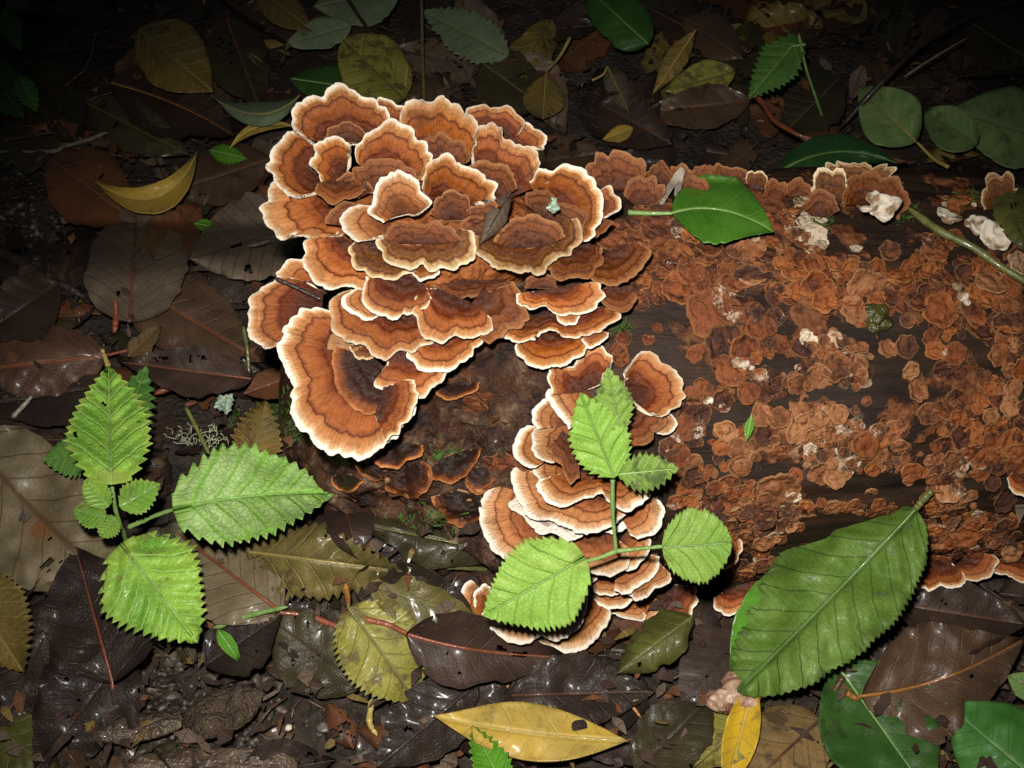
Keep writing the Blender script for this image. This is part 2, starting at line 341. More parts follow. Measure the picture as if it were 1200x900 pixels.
def log_mat():
    N = NT('dark_wet_wood'); gv = N.n('NewGeometry').outputs['Position']; sp = N.n('SeparateXYZ', {0: gv}); x = sp.outputs[0]
    st = N.n('VectorMath', {0: gv, 1: (0.10, 1.0, 1.0)}, operation='MULTIPLY').outputs[0]
    g1 = N.noise(st, 130.0, 5, 0.65, 0.4); g2 = N.noise(st, 620.0, 3, 0.6); bl = N.noise(gv, 38.0, 4, 0.6)
    col = N.ramp(g1, [(0.28, (0.007, 0.0045, 0.0035)), (0.48, (0.020, 0.011, 0.007)), (0.66, (0.045, 0.021, 0.011)), (0.8, (0.07, 0.036, 0.019))])
    col = N.mix(N.M('MULTIPLY', N.ss(bl, 0.42, 0.6), 0.55), col, N.ramp(g2, [(0.3, (0.010, 0.007, 0.006)), (0.7, (0.034, 0.020, 0.012))]))
    # bare rotten left end: greyer, reddish and mottled
    end = N.ss(x, 0.055, 0.005); m2 = N.noise(gv, 95.0, 5, 0.7)
    ec = N.ramp(m2, [(0.34, (0.010, 0.007, 0.006)), (0.47, (0.034, 0.016, 0.011)), (0.57, (0.075, 0.038, 0.021)), (0.68, (0.17, 0.115, 0.07))])
    ec = N.mix(N.M('MULTIPLY', N.ss(N.noise(gv, 60.0, 3), 0.52, 0.62), 0.7), ec, (0.055, 0.020, 0.009))
    col = N.mix(end, col, ec)
    # thin crust skin spreading over the right half, and one fibrous white smear
    ck = N.noise(gv, 52.0, 5, 0.62); cn = N.noise(gv, 260.0, 3, 0.6)
    skin = N.M('MULTIPLY', N.ss(x, 0.045, 0.075), N.ss(ck, 0.55, 0.60))
    col = N.mix(N.M('MULTIPLY', skin, 0.8), col, N.ramp(cn, [(0.3, (0.045, 0.018, 0.010)), (0.5, (0.15, 0.048, 0.016)), (0.7, (0.27, 0.115, 0.045))]))
    for cx_, cy_, cz_, rr_ in WHITE_SPOTS:
        dd = N.n('VectorMath', {0: gv, 1: (cx_, cy_, cz_)}, operation='DISTANCE').outputs['Value']
        sm = N.M('MULTIPLY', N.ss(dd, rr_, rr_ * 0.3), N.ss(N.noise(gv, 330.0, 4, 0.65), 0.50, 0.545))
        col = N.mix(N.M('MULTIPLY', sm, 0.9), col, (0.52, 0.42, 0.30))
    h = N.M('ADD', N.M('MULTIPLY', g1, 1.0), N.M('ADD', N.M('MULTIPLY', N.M('ADD', g2, N.M('MULTIPLY', N.M('MULTIPLY', skin, cn), 3.0)), 0.6), N.M('MULTIPLY', N.M('MULTIPLY', end, N.M('ADD', m2, N.noise(gv, 420.0, 3, 0.6))), 2.2)))
    return N.out(col, N.M('ADD', 0.42, N.M('MULTIPLY', m2, 0.35)), N.bump(h, 0.0010, 0.8), 0.16)
log = obj('fallen_log', mesh('fallen_log', LV, [LF, LCAP], LUV))
tag(log, 'dark wet rotting log lying across the leaf litter', 'log')
_tv = [tuple(v) for v in np.concatenate([LV, GV])]
_tf = [tuple(f) for f in LF] + [tuple(f) for f in LCAP] + [tuple(f) for f in grid(len(ax_), len(ax_), off=len(LV))]
BVH = BVHTree.FromPolygons(_tv, _tf)
BVL = BVHTree.FromPolygons(_tv[:len(LV)], [tuple(f) for f in LF] + [tuple(f) for f in LCAP])
_oc = Vector(CC)
def hit(px, py, bvh=None):
    d = Vector(RAY(px, py)); h = (bvh or BVH).ray_cast(_oc, d.normalized())
    if h[0] is None: return None, None, None
    return np.array(h[0]), np.array(h[1]), float((np.array(h[0]) - CC) @ CF)
WHITE_SPOTS = [(*hit(972, 518, BVL)[0], 0.017), (*hit(998, 432, BVL)[0], 0.009), (*hit(948, 250, BVL)[0], 0.010), (*hit(1110, 590, BVL)[0], 0.009)]
M_LOG = log_mat(); log.data.materials.append(M_LOG)
def LD(px, py):
    """depth of the smooth cylinder under a pixel (its limb where the ray passes beside it)"""
    px = np.asarray(px, float); py = np.asarray(py, float); d = RAY(px, py)
    dep = np.full(np.shape(px), 0.5)
    for _ in range(4):
        x = CC[0] + d[..., 0] * dep; R = LR + LTAP * np.clip(x, -1, 0.4); y0 = LY + LYAW * x
        a = d[..., 1] ** 2 + d[..., 2] ** 2; oy = CC[1] - y0; oz = CC[2] - LZ
        b = d[..., 1] * oy + d[..., 2] * oz; c = oy ** 2 + oz ** 2 - R ** 2
        disc = np.clip(b * b - a * c, 0, None); dep = (-b - np.sqrt(disc)) / a
    return dep
def ZB(px, py):
    z = np.zeros(np.shape(px))
    for _ in range(4):
        p = PZ(px, py, z); z = gbase(p[..., 0], p[..., 1])
    return z

# ------------------------------------------------------------------ bracket fungi
MPP = 1.0 / SCALE
D_ROS = float(LD(530, 300)) - 0.004
D_FRONT = None
BSTYLE = {'f': (MB_FRESH, MB_UNDER, 0.86), 'p': (MB_PALE, MB_UNDER, 0.80), 'b': (MB_BROWN, MB_UDARK, 0.88), 'd': (MB_DARK, MB_UDARK, 0.80), 's': (MB_SHADE, MB_UNDER, 0.86), 'w': (MB_WHITE, MB_UNDER, 0.7)}
BCOUNT = [0]
def bracket(label, group, ref, st, L, slope, cup, c, rim, sx=0.0, wav=1.0, scal=1.0):
    BCOUNT[0] += 1; sd = BCOUNT[0] * 13
    c = np.array(c, float); rim = np.array(rim, float)
    ln = np.linalg.norm(np.diff(rim, axis=0), axis=1).sum()
    n = int(np.clip(ln / 1.7, 26, 190)); Q = smooth_path(rim, n)
    s = np.concatenate([[0], np.cumsum(np.linalg.norm(np.diff(Q, axis=0), axis=1))])
    rad = Q - c; rl = np.linalg.norm(rad, axis=1)[:, None] + 1e-6; ru = rad / rl
    flu = np.abs(np.sin(s / 8.0 + 4 * n1(s / 34, sd)))
    sc = (3.4 if st in 'fbs' and np.median(rl) > 28 else 1.6) * flu + 1.5 * n1(s / 5.5, sd + 1) * 2 + 0.8 * n1(s / 2.6, sd + 2) * 2
    Q = Q + ru * (sc * scal)[:, None]
    nt = int(np.clip(np.median(rl) / 2.2, 12, 34)); t = np.linspace(0, 1, nt) ** 0.8
    T = t[:, None]; S = s[None, :]
    base = c + (Q[-1] - Q[0]) * ((s / s[-1])[:, None] - 0.5) * 0.45
    Pp = base[None] + (Q - base)[None] * t[:, None, None]
    px, py = Pp[..., 0], Pp[..., 1]
    edge = np.clip(np.minimum(s, s[-1] - s) / 6.0, 0, 1)[None]; edge = edge * edge * (3 - 2 * edge)
    amp = min(1.0, np.median(rl) / 60.0)
    rip = (wav * 2.6 * n1(S / 34, sd + 3) + 1.3 * n1(S / 13, sd + 4)) * T ** 2.2 * amp
    zone = 0.30 * np.sin(2 * np.pi * (4.3 * T + 0.6 * n1(S / 25, sd + 5))) * np.clip(T * 3, 0, 1) * amp
    fibr = 0.22 * n1(S * (0.4 + T) / 3.0, sd + 6) * T
    lump = 1.7 * fbm(np.stack([px / 7, py / 7], -1), 3, sd + 7) * np.clip(1.25 - T * 1.5, 0.05, 1) * amp
    groove = -0.35 * np.exp(-((T - 0.77) / 0.02) ** 2) * amp
    rnd_ = -0.7 * T ** 14 * amp
    flute = 1.1 * (flu[None] - 0.6) * np.clip(T - 0.25, 0, 1) * amp * (1.0 if st in 'fbs' else 0.3)
    lift = flute + rip + zone + fibr + lump + groove + rnd_
    if ref == 'drape':
        dep = np.empty(px.shape)
        for i in range(px.shape[0]):
            for j in range(px.shape[1]):
                h = hit(px[i, j], py[i, j])[2]; dep[i, j] = h if h else 0.5
        k = np.ones(5) / 5
        for i in range(px.shape[0]): dep[i] = np.convolve(np.pad(dep[i], 2, 'edge'), k, 'valid')
        dep = dep - (L + cup * T ** 1.5) * 1e-3 - lift * 1e-3
    else:
        if ref == 'ros': D0 = D_ROS - 0.30 * (c[1] - 290) * MPP
        else: D0 = float(LD(c[0], np.clip(c[1], 205, 730)))
        dep = D0 - L * 1e-3 - cup * 1e-3 * (T ** 1.6 - 1) - (0.30 if ref == 'ros' else 0) * (py - c[1]) * MPP + slope * (py - c[1]) * MPP + sx * (px - c[0]) * MPP - lift * 1e-3
    P = PD(px, py, dep)
    du = np.gradient(P, axis=1); dv = np.gradient(P, axis=0); Nn = np.cross(du, dv)
    Nn /= np.linalg.norm(Nn, axis=-1, keepdims=True) + 1e-12
    sign = np.sign(-(Nn.reshape(-1, 3) @ CF).sum()); Nn *= sign; fl_ = sign < 0
    Nn[0] = Nn[1].mean(0) / (np.linalg.norm(Nn[1].mean(0)) + 1e-9)
    th = (1.1 + 1.5 * (1 - T) ) * 1e-3 * amp * edge
    org = P[0, 0].copy()
    mat, um, ms = BSTYLE[st]
    if st == 'f': mat = (MB_FRESH, MB_FRESH2, MB_FRESH3, MB_FRESH)[(BCOUNT[0] * 7) % 4]
    if st == 'p': mat = (MB_PALE, MB_PALE2)[BCOUNT[0] % 2]
    root = thing('bracket_fungus', label, 'fungus', org, group)
    sc_u = S / 60.0 + 0 * T
    UV = np.stack([sc_u, T + 0 * S], -1)
    k = int(np.searchsorted(t, ms)); k = min(max(k, 2), nt - 2)
    def sub(name, P_, N_, U_, m):
        me = mesh(name, (P_ - org).reshape(-1, 3), grid(P_.shape[0], P_.shape[1], flip=fl_), U_.reshape(-1, 2), N_.reshape(-1, 3) if N_ is not None else None)
        return obj(name, me, m, root)
    sub('cap', P[:k + 1], Nn[:k + 1], UV[:k + 1], mat)
    ru3 = P[-1] - P[-2]; ru3 /= np.linalg.norm(ru3, axis=-1, keepdims=True) + 1e-9
    o1 = P[-1] + ru3 * 0.25e-3 * amp - Nn[-1] * th[-1][:, None] * 0.25; o2 = P[-1] + ru3 * 0.3e-3 * amp - Nn[-1] * th[-1][:, None] * 0.65; o3 = P[-1] - Nn[-1] * th[-1][:, None]
    PM = np.concatenate([P[k:], o1[None], o2[None], o3[None]]); NM = np.concatenate([Nn[k:], (Nn[-1] + ru3 * 0.8)[None], (ru3)[None], (ru3 - Nn[-1])[None]])
    NM = NM / (np.linalg.norm(NM, axis=-1, keepdims=True) + 1e-9)
    UM = np.concatenate([UV[k:], UV[-1:], UV[-1:], UV[-1:]])
    sub('margin', PM, NM, UM, mat)
    bi = np.linspace(nt - 1, 0, 6).astype(int)
    sub('underside', (P - Nn * th[..., None])[bi], None, UV[bi], um)
    return root

def rosette_base():
    na, nr = 150, 46; a = np.linspace(0, 2 * np.pi, na, endpoint=False); t = np.linspace(0, 1, nr) ** 0.8
    T, A = np.meshgrid(t, a, indexing='ij'); px = 508 + 150 * T * np.cos(A); py = 272 + 92 * T * np.sin(A)
    up = 15.0 * (1 - T ** 2.2) - 3 + 7 * fbm(np.stack([px / 26, py / 26], -1), 3, 71) + 2.4 * np.abs(fbm(np.stack([px / 8, py / 8], -1), 2, 77))
    dep = D_ROS - 0.30 * (py - 290) * MPP - up * 1e-3 + 0.02 * T ** 6
    P = PD(px, py, dep); o0 = P[0, 0].copy()
    uv = np.stack([A, T * 0.7], -1).reshape(-1, 2)
    o = obj('bracket_mound', mesh('bracket_mound', (P - o0).reshape(-1, 3), grid(nr, na, True, flip=True), uv), MC_ORANGE, None, o0)
    tag(o, 'lumpy brown crust base showing between the brackets of the rosette', 'fungus')
rosette_base()

GR = 'brackets of the big upper rosette'; GS = 'brackets of the lower stack'; GC = 'brackets along the front edge of the log'; GE = 'brackets along the back of the log'; GD = 'old dark brackets below the rosette'
ROS = [
 ('top left fan with cream scalloped rim, highest bracket of the rosette', 'f', 8, 0, 4, (410,168), [(356,160),(346,147),(344,133),(352,120),(366,114),(379,114),(383,106),(396,100),(408,105),(420,112),(438,120),(450,128),(456,138),(452,148)]),
 ('tan fan with ragged pale rim on the left shoulder of the rosette', 'f', 6, 0, 4, (385,205), [(372,172),(348,157),(334,160),(323,174),(316,194),(323,208),(332,220),(346,229),(362,226)]),
 ('wide brown bracket with white rim at the left edge, above the dark hollow', 'f', 4, 0, 3, (408,240), [(345,212),(325,212),(316,220),(318,232),(309,242),(312,258),(321,269),(333,280),(346,276),(360,278),(386,282),(402,272)]),
 ('small round cap tucked between two larger fans, upper left of the rosette', 'f', 12, 0, 3, (402,208), [(390,216),(376,209),(373,201),(366,194),(366,186),(371,180),(371,172),(378,166),(390,162),(404,166),(409,174),(408,184)]),
 ('broad orange fan with dark centre, below the top fans of the rosette', 'f', 14, 0, 4, (450,206), [(418,190),(419,176),(428,162),(440,154),(445,147),(458,142),(470,145),(482,154),(485,162),(495,168),(503,182),(502,196),(492,211)]),
 ('low orange ledge under the small round cap, left of the white knob', 'b', 16, 0, 2, (398,212), [(372,215),(370,222),(378,230),(388,238),(402,234),(416,229),(428,222)]),
 ('bright white-rimmed round knob in the middle of the rosette', 'p', 27, 0, 2, (470,252), [(452,260),(440,254),(433,246),(440,234),(439,224),(446,212),(456,205),(468,201),(480,206),(490,214),(492,224),(502,233),(504,239),(496,247),(486,252)]),
 ('orange lobe with white rim just left of the white knob', 'p', 22, 0, 2, (458,264), [(440,242),(432,241),(416,242),(403,249),(400,258),(404,268),(412,278),(424,282),(440,280),(452,274)]),
 ('smooth tan fan with cream rim right of the white knob', 'f', 17, 0, 3, (522,248), [(496,222),(500,200),(507,190),(517,183),(530,184),(540,195),(552,200),(568,208),(577,214),(580,223),(576,233),(564,239),(552,243)]),
 ('plain orange ruffle at the foot of the smooth tan fan', 'b', 20, 0, 2, (532,258), [(506,252),(510,240),(516,232),(522,226),(534,225),(546,231),(549,241),(552,250)]),
 ('tiny orange ruffle beside the grey leaf scrap', 'b', 20, 0, 2, (552,262), [(546,248),(556,243),(566,241),(580,236),(581,246),(570,257)]),
 ('fluted fan with several pale lobes at the top of the rosette', 'f', 8, 0, 4, (512,196), [(470,150),(472,130),(480,122),(494,118),(500,120),(515,116),(524,119),(533,123),(543,132),(551,138),(562,150),(566,168)]),
 ('dark inner ruffle in front of the fluted top fan', 'b', 10, 0, 3, (516,200), [(494,186),(496,170),(504,162),(516,158),(526,164),(538,166),(548,176),(548,190)]),
 ('long scalloped fan stepping down the upper right of the rosette', 'f', 11, 0, 4, (578,222), [(556,176),(556,160),(564,149),(574,146),(586,152),(589,161),(598,168),(603,173),(612,170),(624,178),(631,190),(628,200),(638,204),(642,214)]),
 ('orange inner ruffle beside the scalloped right fan', 'b', 14, 0, 3, (572,230), [(545,205),(554,194),(566,190),(578,192),(592,196),(602,208),(603,222)]),
 ('large round fan with thick cream rim at the right of the rosette', 'f', 13, 0, 4, (644,252), [(622,216),(632,201),(648,200),(660,195),(674,196),(686,204),(694,214),(702,226),(706,242),(702,258),(694,276),(684,282),(674,280)]),
 ('small frilly inner lobe inside the large round right fan', 'b', 15, 0, 2, (645,262), [(618,240),(620,229),(630,224),(642,226),(652,234),(666,242),(678,244),(686,252),(684,266),(676,276)]),
 ('pale double-lobed bracket peeping out at the top right of the rosette', 'f', 5, 0, 3, (582,160), [(549,140),(549,131),(555,126),(566,124),(576,129),(586,126),(598,128),(608,138),(611,148),(606,158)]),
 ('outermost tan lobe at the upper right tip of the rosette', 'f', 4, 0, 3, (600,172), [(604,152),(613,147),(626,151),(636,160),(638,168),(634,174),(622,171)]),
 ('narrow pale sliver of bracket between the two topmost fans', 'f', 4, 0, 3, (455,150), [(434,126),(438,119),(446,116),(460,121),(470,127),(476,136)]),
 ('wide dark-centred bowl holding the grey leaf scrap, right of centre', 's', 17, 0, 5, (612,268), [(566,262),(557,270),(558,284),(562,298),(576,306),(588,314),(604,314),(620,316),(629,319),(641,310),(650,298),(658,299),(670,292),(678,282),(680,268),(672,256)]),
 ('double-curved bracket with thin pale rim in the middle of the rosette', 's', 21, 0, 3, (498,268), [(446,276),(444,285),(450,298),(460,308),(476,311),(488,310),(496,308),(503,314),(520,312),(534,313),(546,306),(555,294),(555,280),(548,270)]),
 ('brown bracket with white rim below the left edge bracket', 'f', 9, 0, 2, (418,288), [(366,278),(359,285),(358,296),(360,314),(370,328),(386,337),(404,333),(418,338),(428,336),(440,326)]),
 ('olive-brown shelf with yellowish rim under the middle of the rosette', 's', 16, 0, 1, (452,288), [(420,278),(413,288),(412,298),(418,312),(430,318),(450,326),(466,322),(482,318),(496,312)]),
 ('small white lip just below the double-curved middle bracket', 'p', 17.5, 0, 1, (498,308), [(484,320),(492,328),(504,325),(513,320),(514,313)]),
 ('orange shelf with thick pale rim left of the front centre bracket', 'f', 13, -0.05, 0, (476,322), [(432,324),(428,338),(426,348),(436,364),(450,371),(466,370),(480,366),(492,362),(506,350)]),
 ('small white-lobed bracket above the wide lower left shelf', 'p', 9.5, 0, 1, (442,350), [(420,338),(404,347),(401,358),(416,368),(432,374),(442,370),(450,362)]),
 ('wide lower left shelf with white rim above the horseshoe bracket', 'f', 7, -0.05, 0, (456,358), [(414,340),(396,346),(389,358),(390,378),(402,397),(424,402),(440,414),(450,420),(466,410),(480,410),(494,404),(508,397),(514,384)]),
 ('front centre bracket with deep red band and pale lower rim', 'f', 13, -0.05, 1, (532,346), [(494,338),(489,350),(488,366),(494,386),(506,396),(518,400),(530,392),(546,392),(564,392),(573,386),(575,372)]),
 ('reddish brown bracket fused to the right of the front centre bracket', 'b', 11, -0.05, 1, (558,348), [(560,390),(568,398),(572,399),(582,397),(590,388),(600,384),(610,380),(617,372),(614,364),(610,355),(611,345),(598,332)]),
 ('half-moon shelf with white rim below the front centre bracket', 'f', 5.5, -0.1, 0, (520,388), [(484,402),(480,414),(487,425),(502,433),(520,433),(540,424),(556,409),(565,396)]),
 ('small reddish bracket behind the right horn of the horseshoe bracket', 'f', 3.5, 0, 0, (478,412), [(456,424),(447,436),(441,449),(460,458),(474,464),(487,466),(500,458),(518,440),(520,430)]),
 ('huge horseshoe bracket with white rim at the lower left of the rosette', 'f', 2.5, 0.05, 3, (432,424), [(395,366),(374,363),(356,363),(346,372),(334,386),(336,393),(328,400),(328,414),(340,438),(345,450),(344,468),(346,488),(356,504),(364,509),(372,520),(386,529),(404,531),(420,535),(434,532),(448,520),(464,508),(470,496),(484,480),(486,466),(483,456),(486,447),(474,444)]),
 ('leftmost bracket of the rosette with ragged white rim over leaf litter', 'f', 0, 0.05, 2, (378,358), [(345,326),(328,326),(316,334),(296,348),(293,364),(295,372),(292,384),(298,398),(312,406),(326,404),(340,396)]),
 ('tan fan with a dark twig line just above the leftmost bracket', 'f', -1.5, 0.05, 2, (380,345), [(334,332),(328,321),(336,309),(350,304),(364,304),(374,312)]),
 ('brown bracket with thin ragged rim right of the dark bowl', 'b', 12, -0.05, 1, (676,288), [(646,302),(641,312),(648,321),(658,328),(674,324),(692,322),(700,310),(705,300),(702,290)]),
 ('brown shelf reaching furthest right of the rosette, beside small crust caps', 'b', 9, -0.05, 1, (716,294), [(690,318),(704,330),(720,331),(738,326),(746,316),(756,304),(758,292),(748,284)]),
 ('drooping brown bracket with white lower lip on the rosette right flank', 'b', 8, -0.1, 1, (722,336), [(703,342),(706,351),(714,360),(730,364),(741,358),(745,346)]),
 ('shelf with bright white upturned right end below the dark bowl', 'f', 11, -0.05, 1, (648,338), [(606,344),(611,356),(624,360),(638,358),(652,365),(666,368),(686,365),(700,356),(705,344),(701,333),(690,331)]),
 ('tiny white-rimmed lip hanging under the upturned shelf', 'p', 8.5, -0.05, 0, (664,362), [(653,368),(655,377),(666,380),(676,376),(679,369)]),
 ('dark brown disc stuck to the wood above the upturned shelf', 'b', 7, 0, 1, (637,338), [(616,338),(618,328),(628,323),(640,323),(650,328),(653,338)]),
 ('long wavy shelf with white rim along the lower right of the rosette', 'f', 6.5, -0.1, 0, (652,366), [(592,384),(592,392),(597,398),(612,399),(628,395),(634,388),(652,386),(660,392),(676,394),(694,390),(712,381),(725,370),(726,360)]),
 ('lowest right shelf of the rosette with white rim above the lower stack', 'f', 3, -0.1, 0, (648,390), [(606,402),(607,409),(613,419),(628,428),(642,430),(660,425),(674,418),(686,410),(692,400)]),
 ('tiny white-lipped bracket at the end of the long wavy shelf', 'p', 4, -0.05, 0, (697,388), [(681,398),(686,404),(692,407),(702,402),(711,396),(712,390)]),
 ('yellowish sliver of bracket under the wide lower left shelf', 's', 3.5, 0, 0, (426,398), [(411,406),(413,414),(420,420),(428,421),(438,418)]),
 ('small pale frill behind the large round right fan', 'f', 6, 0, 2, (692,242), [(698,226),(703,223),(712,220),(718,226),(724,234),(723,245),(712,252),(702,256)]),
 ('tiny frill below the small pale right frill', 'b', 8, 0, 1, (694,262), [(704,257),(717,260),(712,266),(706,272),(698,278)]),

 ('dark ruffled tier in the centre of the broad orange fan', 'b', 16.5, 0, 3, (448,224), [(414,212),(416,200),(424,196),(436,190),(450,187),(466,191),(480,198),(486,210)]),
 ('orange ruffled tier below the small round cap', 'b', 14, 0, 2, (412,232), [(392,226),(394,214),(400,207),(410,203),(420,205),(430,212),(436,224)]),
 ('dark ruffle at the root of the top left fan', 'b', 9, 0, 2, (408,166), [(382,162),(386,152),(396,146),(404,143),(414,146),(424,152),(430,162)]),
 ('lumpy orange ruffle in the very middle of the rosette', 'b', 22, 0, 2, (490,286), [(452,280),(456,270),(466,264),(478,262),(490,266),(504,262),(518,264),(532,272),(540,282)]),
 ('dark red ruffle lining the bowl right of centre', 'b', 17, 0, 2, (618,290), [(582,284),(588,270),(600,260),(618,254),(636,256),(652,264),(662,278)]),
 ('orange ruffle filling the gap below the smooth tan fan', 'b', 19, 0, 2, (566,276), [(540,268),(546,258),(556,252),(568,256),(580,262),(588,272)]),
 ('brown ruffle between the left edge bracket and the white knob', 'b', 12, 0, 2, (420,262), [(384,262),(388,250),(396,242),(408,238),(420,240),(430,248)]),
 ('dark old core with rusty lip inside the large horseshoe bracket', 'd', 3.2, 0, 2, (446,426), [(384,410),(386,400),(396,392),(390,420),(392,440),(398,458),(408,470),(420,480),(434,484),(446,478),(456,466)]),
 ('upturned right horn of the horseshoe bracket overlapping a reddish bracket', 'f', 6.5, 0, 2, (444,470), [(452,514),(464,507),(471,496),(484,480),(487,466),(484,456),(486,447),(474,446)]),
 ('rusty ledge on the wood above the front centre bracket', 'b', 10, 0, 1, (560,328), [(506,334),(516,344),(532,350),(548,346),(566,342),(584,338),(600,330)]),
]
for r in ROS: bracket(r[0], GR, 'ros', *r[1:])
STK = [
 ('tall folded bracket at the top of the lower stack', 'f', 7, -0.35, 4, (690,455), [(648,462),(645,441),(645,426),(652,423),(660,431),(670,430),(680,423),(689,409),(701,407),(713,416),(715,427),(704,440)]),
 ('white-edged flap running down left from the tall folded bracket', 'p', 5, -0.35, 2, (692,462), [(645,456),(641,463),(650,477),(659,491),(668,502)]),
 ('round bracket with cream rim standing alone right of the mottled leaf', 'f', 8, -0.3, 2, (738,462), [(733,445),(737,432),(746,420),(757,412),(773,423),(787,434),(797,448),(800,464),(792,477),(773,487),(758,482)]),
 ('crumbly brown ledge below the lone round bracket', 'b', 6, -0.45, 1, (738,478), [(776,488),(772,500),(766,507),(759,516),(745,521),(731,528),(720,530)]),
 ('small pale lobe at the right end of the crumbly ledge', 'p', 6, -0.4, 1, (762,490), [(768,507),(778,508),(787,505),(793,497),(786,486),(776,484)]),
 ('narrow white-rimmed lobe on the left, second tier of the lower stack', 'p', 4, -0.35, 2, (668,490), [(630,503),(626,496),(626,483),(633,471),(643,467),(654,470)]),
 ('white-rimmed lobe wrapped round a curled strip, left of the pale green leaf', 'p', 6, -0.45, 2, (682,516), [(650,542),(640,540),(629,535),(625,521),(626,507),(636,496),(647,491),(661,488),(674,490)]),
 ('round left lobe with white rim beside bare wood, third tier of the stack', 'p', 2, -0.4, 2, (650,524), [(628,548),(620,545),(608,539),(602,523),(608,509),(619,500),(632,501)]),
 ('curled narrow strip lying in front of the pale green leaf', 'b', 11, -0.35, 0, (668,512), [(642,525),(645,532),(654,538),(660,548),(665,560),(670,565),(679,558)]),
 ('short lobe with pale left rim under the curled strip', 'p', 4, -0.5, 1, (676,556), [(640,572),(632,563),(627,553),(626,543),(632,536),(646,537)]),
 ('wide wavy shelf under the sprig stem with cream lower rim', 'p', 8, -0.55, 0, (700,552), [(634,562),(630,571),(638,584),(650,591),(661,594),(680,586),(694,581),(706,579),(713,588),(729,598),(745,593),(762,578),(758,566)]),
 ('broad shelf with cream rim, directly under the wide wavy shelf', 'p', 5, -0.5, 0, (682,572), [(624,549),(610,545),(601,551),(601,567),(610,588),(623,606),(647,610),(665,617),(682,623),(705,621),(721,613),(732,602)]),
 ('chalk white lip under the broad shelf of the stack', 'w', 2.5, -0.5, 0, (655,592), [(607,583),(598,589),(600,596),(608,600),(623,615),(631,624),(651,624),(661,632),(672,632),(680,627),(690,620)]),
 ('big round bracket at the far left of the lower stack', 'p', 2, -0.45, 2, (630,602), [(604,558),(590,560),(577,567),(566,584),(563,600),(566,617),(577,641),(593,655),(612,664),(634,664)]),
 ('right-hand lobe with white rim beside the wide wavy shelf', 'p', 4, -0.45, 1, (732,592), [(758,582),(766,578),(774,590),(777,602),(773,616),(763,627),(749,630),(738,626)]),
 ('white lip between the wide wavy shelf and the sprig node', 'w', 3, -0.45, 0, (716,598), [(742,600),(741,608),(738,616),(730,621),(720,623),(706,622)]),
 ('brown shelf with pale rim carrying the sprig node', 'p', 5, -0.5, 0, (694,624), [(660,650),(671,660),(684,667),(698,671),(717,673),(733,664),(737,654),(736,642)]),
 ('small shelf with white rim right of the sprig node', 'p', 4, -0.5, 0, (732,626), [(761,630),(762,640),(758,650),(750,658),(738,667),(726,668)]),
 ('oblong tan shelf with white rim below the right leaf stalk', 'p', 4.5, -0.5, 0, (734,656), [(772,652),(772,660),(764,676),(748,687),(731,695),(720,692)]),
 ('next lower shelf beside the right round leaf, white rim', 'p', 3, -0.5, 0, (756,660), [(785,672),(784,681),(768,690),(758,698),(748,702),(736,696)]),
 ('tiny shelf right of the heart-shaped leaf stalk', 'p', 4, -0.5, 0, (678,660), [(699,670),(698,678),(693,684),(684,685)]),
 ('small half-moon shelf right of the heart-shaped leaf', 'p', 4, -0.5, 0, (712,672), [(692,684),(696,691),(704,695),(717,697),(726,693),(730,686)]),
 ('half-moon shelf just below the smaller one right of the heart-shaped leaf', 'p', 3, -0.5, 0, (712,684), [(689,690),(693,698),(700,706),(717,713),(733,709),(739,701),(738,694)]),
 ('low tan shelf in the fan of shelves near the stack foot', 'p', 5, -0.5, 0, (728,700), [(702,708),(710,716),(724,721),(740,725),(752,728),(756,720)]),
 ('brown shelf with pale lip at the right foot of the stack', 'p', 5, -0.5, 0, (750,700), [(772,704),(771,720),(764,729),(756,730),(746,727)]),
 ('lowest right shelf of the stack above the mossy curled leaf', 'p', 7, -0.5, 0, (742,714), [(712,722),(718,729),(728,736),(738,741),(746,744),(759,741),(766,734)]),
 ('tiny white drop-shaped lip at the stack foot', 'w', 7, -0.45, 0, (742,738), [(735,742),(735,749),(737,753),(742,751),(747,745)]),
 ('wide bottom bracket mostly hidden by the heart-shaped leaf', 'p', 17, -0.45, 0, (628,692), [(566,718),(571,727),(577,736),(593,748),(614,754),(633,746),(651,750),(665,743),(679,732),(687,714),(688,700)]),
 ('bottom bracket of the stack curving right of the heart-shaped leaf', 'p', 14, -0.45, 0, (672,700), [(616,748),(628,755),(647,760),(665,765),(684,760),(700,746),(712,728),(715,716),(706,706)]),
 ('lowest white lip of the whole lower stack', 'w', 12, -0.45, 0, (664,742), [(644,760),(648,766),(655,772),(661,774),(670,770),(680,764)]),
 ('knobbly white lobe at the far left foot of the stack', 'p', 16, -0.3, 1, (572,712), [(556,727),(550,724),(544,715),(540,702),(542,692),(546,684),(554,682),(560,688)]),
 ('upright pink-white lobe tucked behind the tip of the heart-shaped leaf', 'p', 19, -0.3, 1, (580,714), [(564,724),(557,710),(557,698),(562,690),(569,685),(576,691),(580,698)]),
 ('brown bracket with white right edge behind the mossy curled leaf', 'f', 9, -0.45, 0, (782,694), [(812,688),(815,698),(812,712),(804,722),(790,726),(778,724)]),
]
for r in STK: bracket(r[0], GS, 'log', *r[1:])
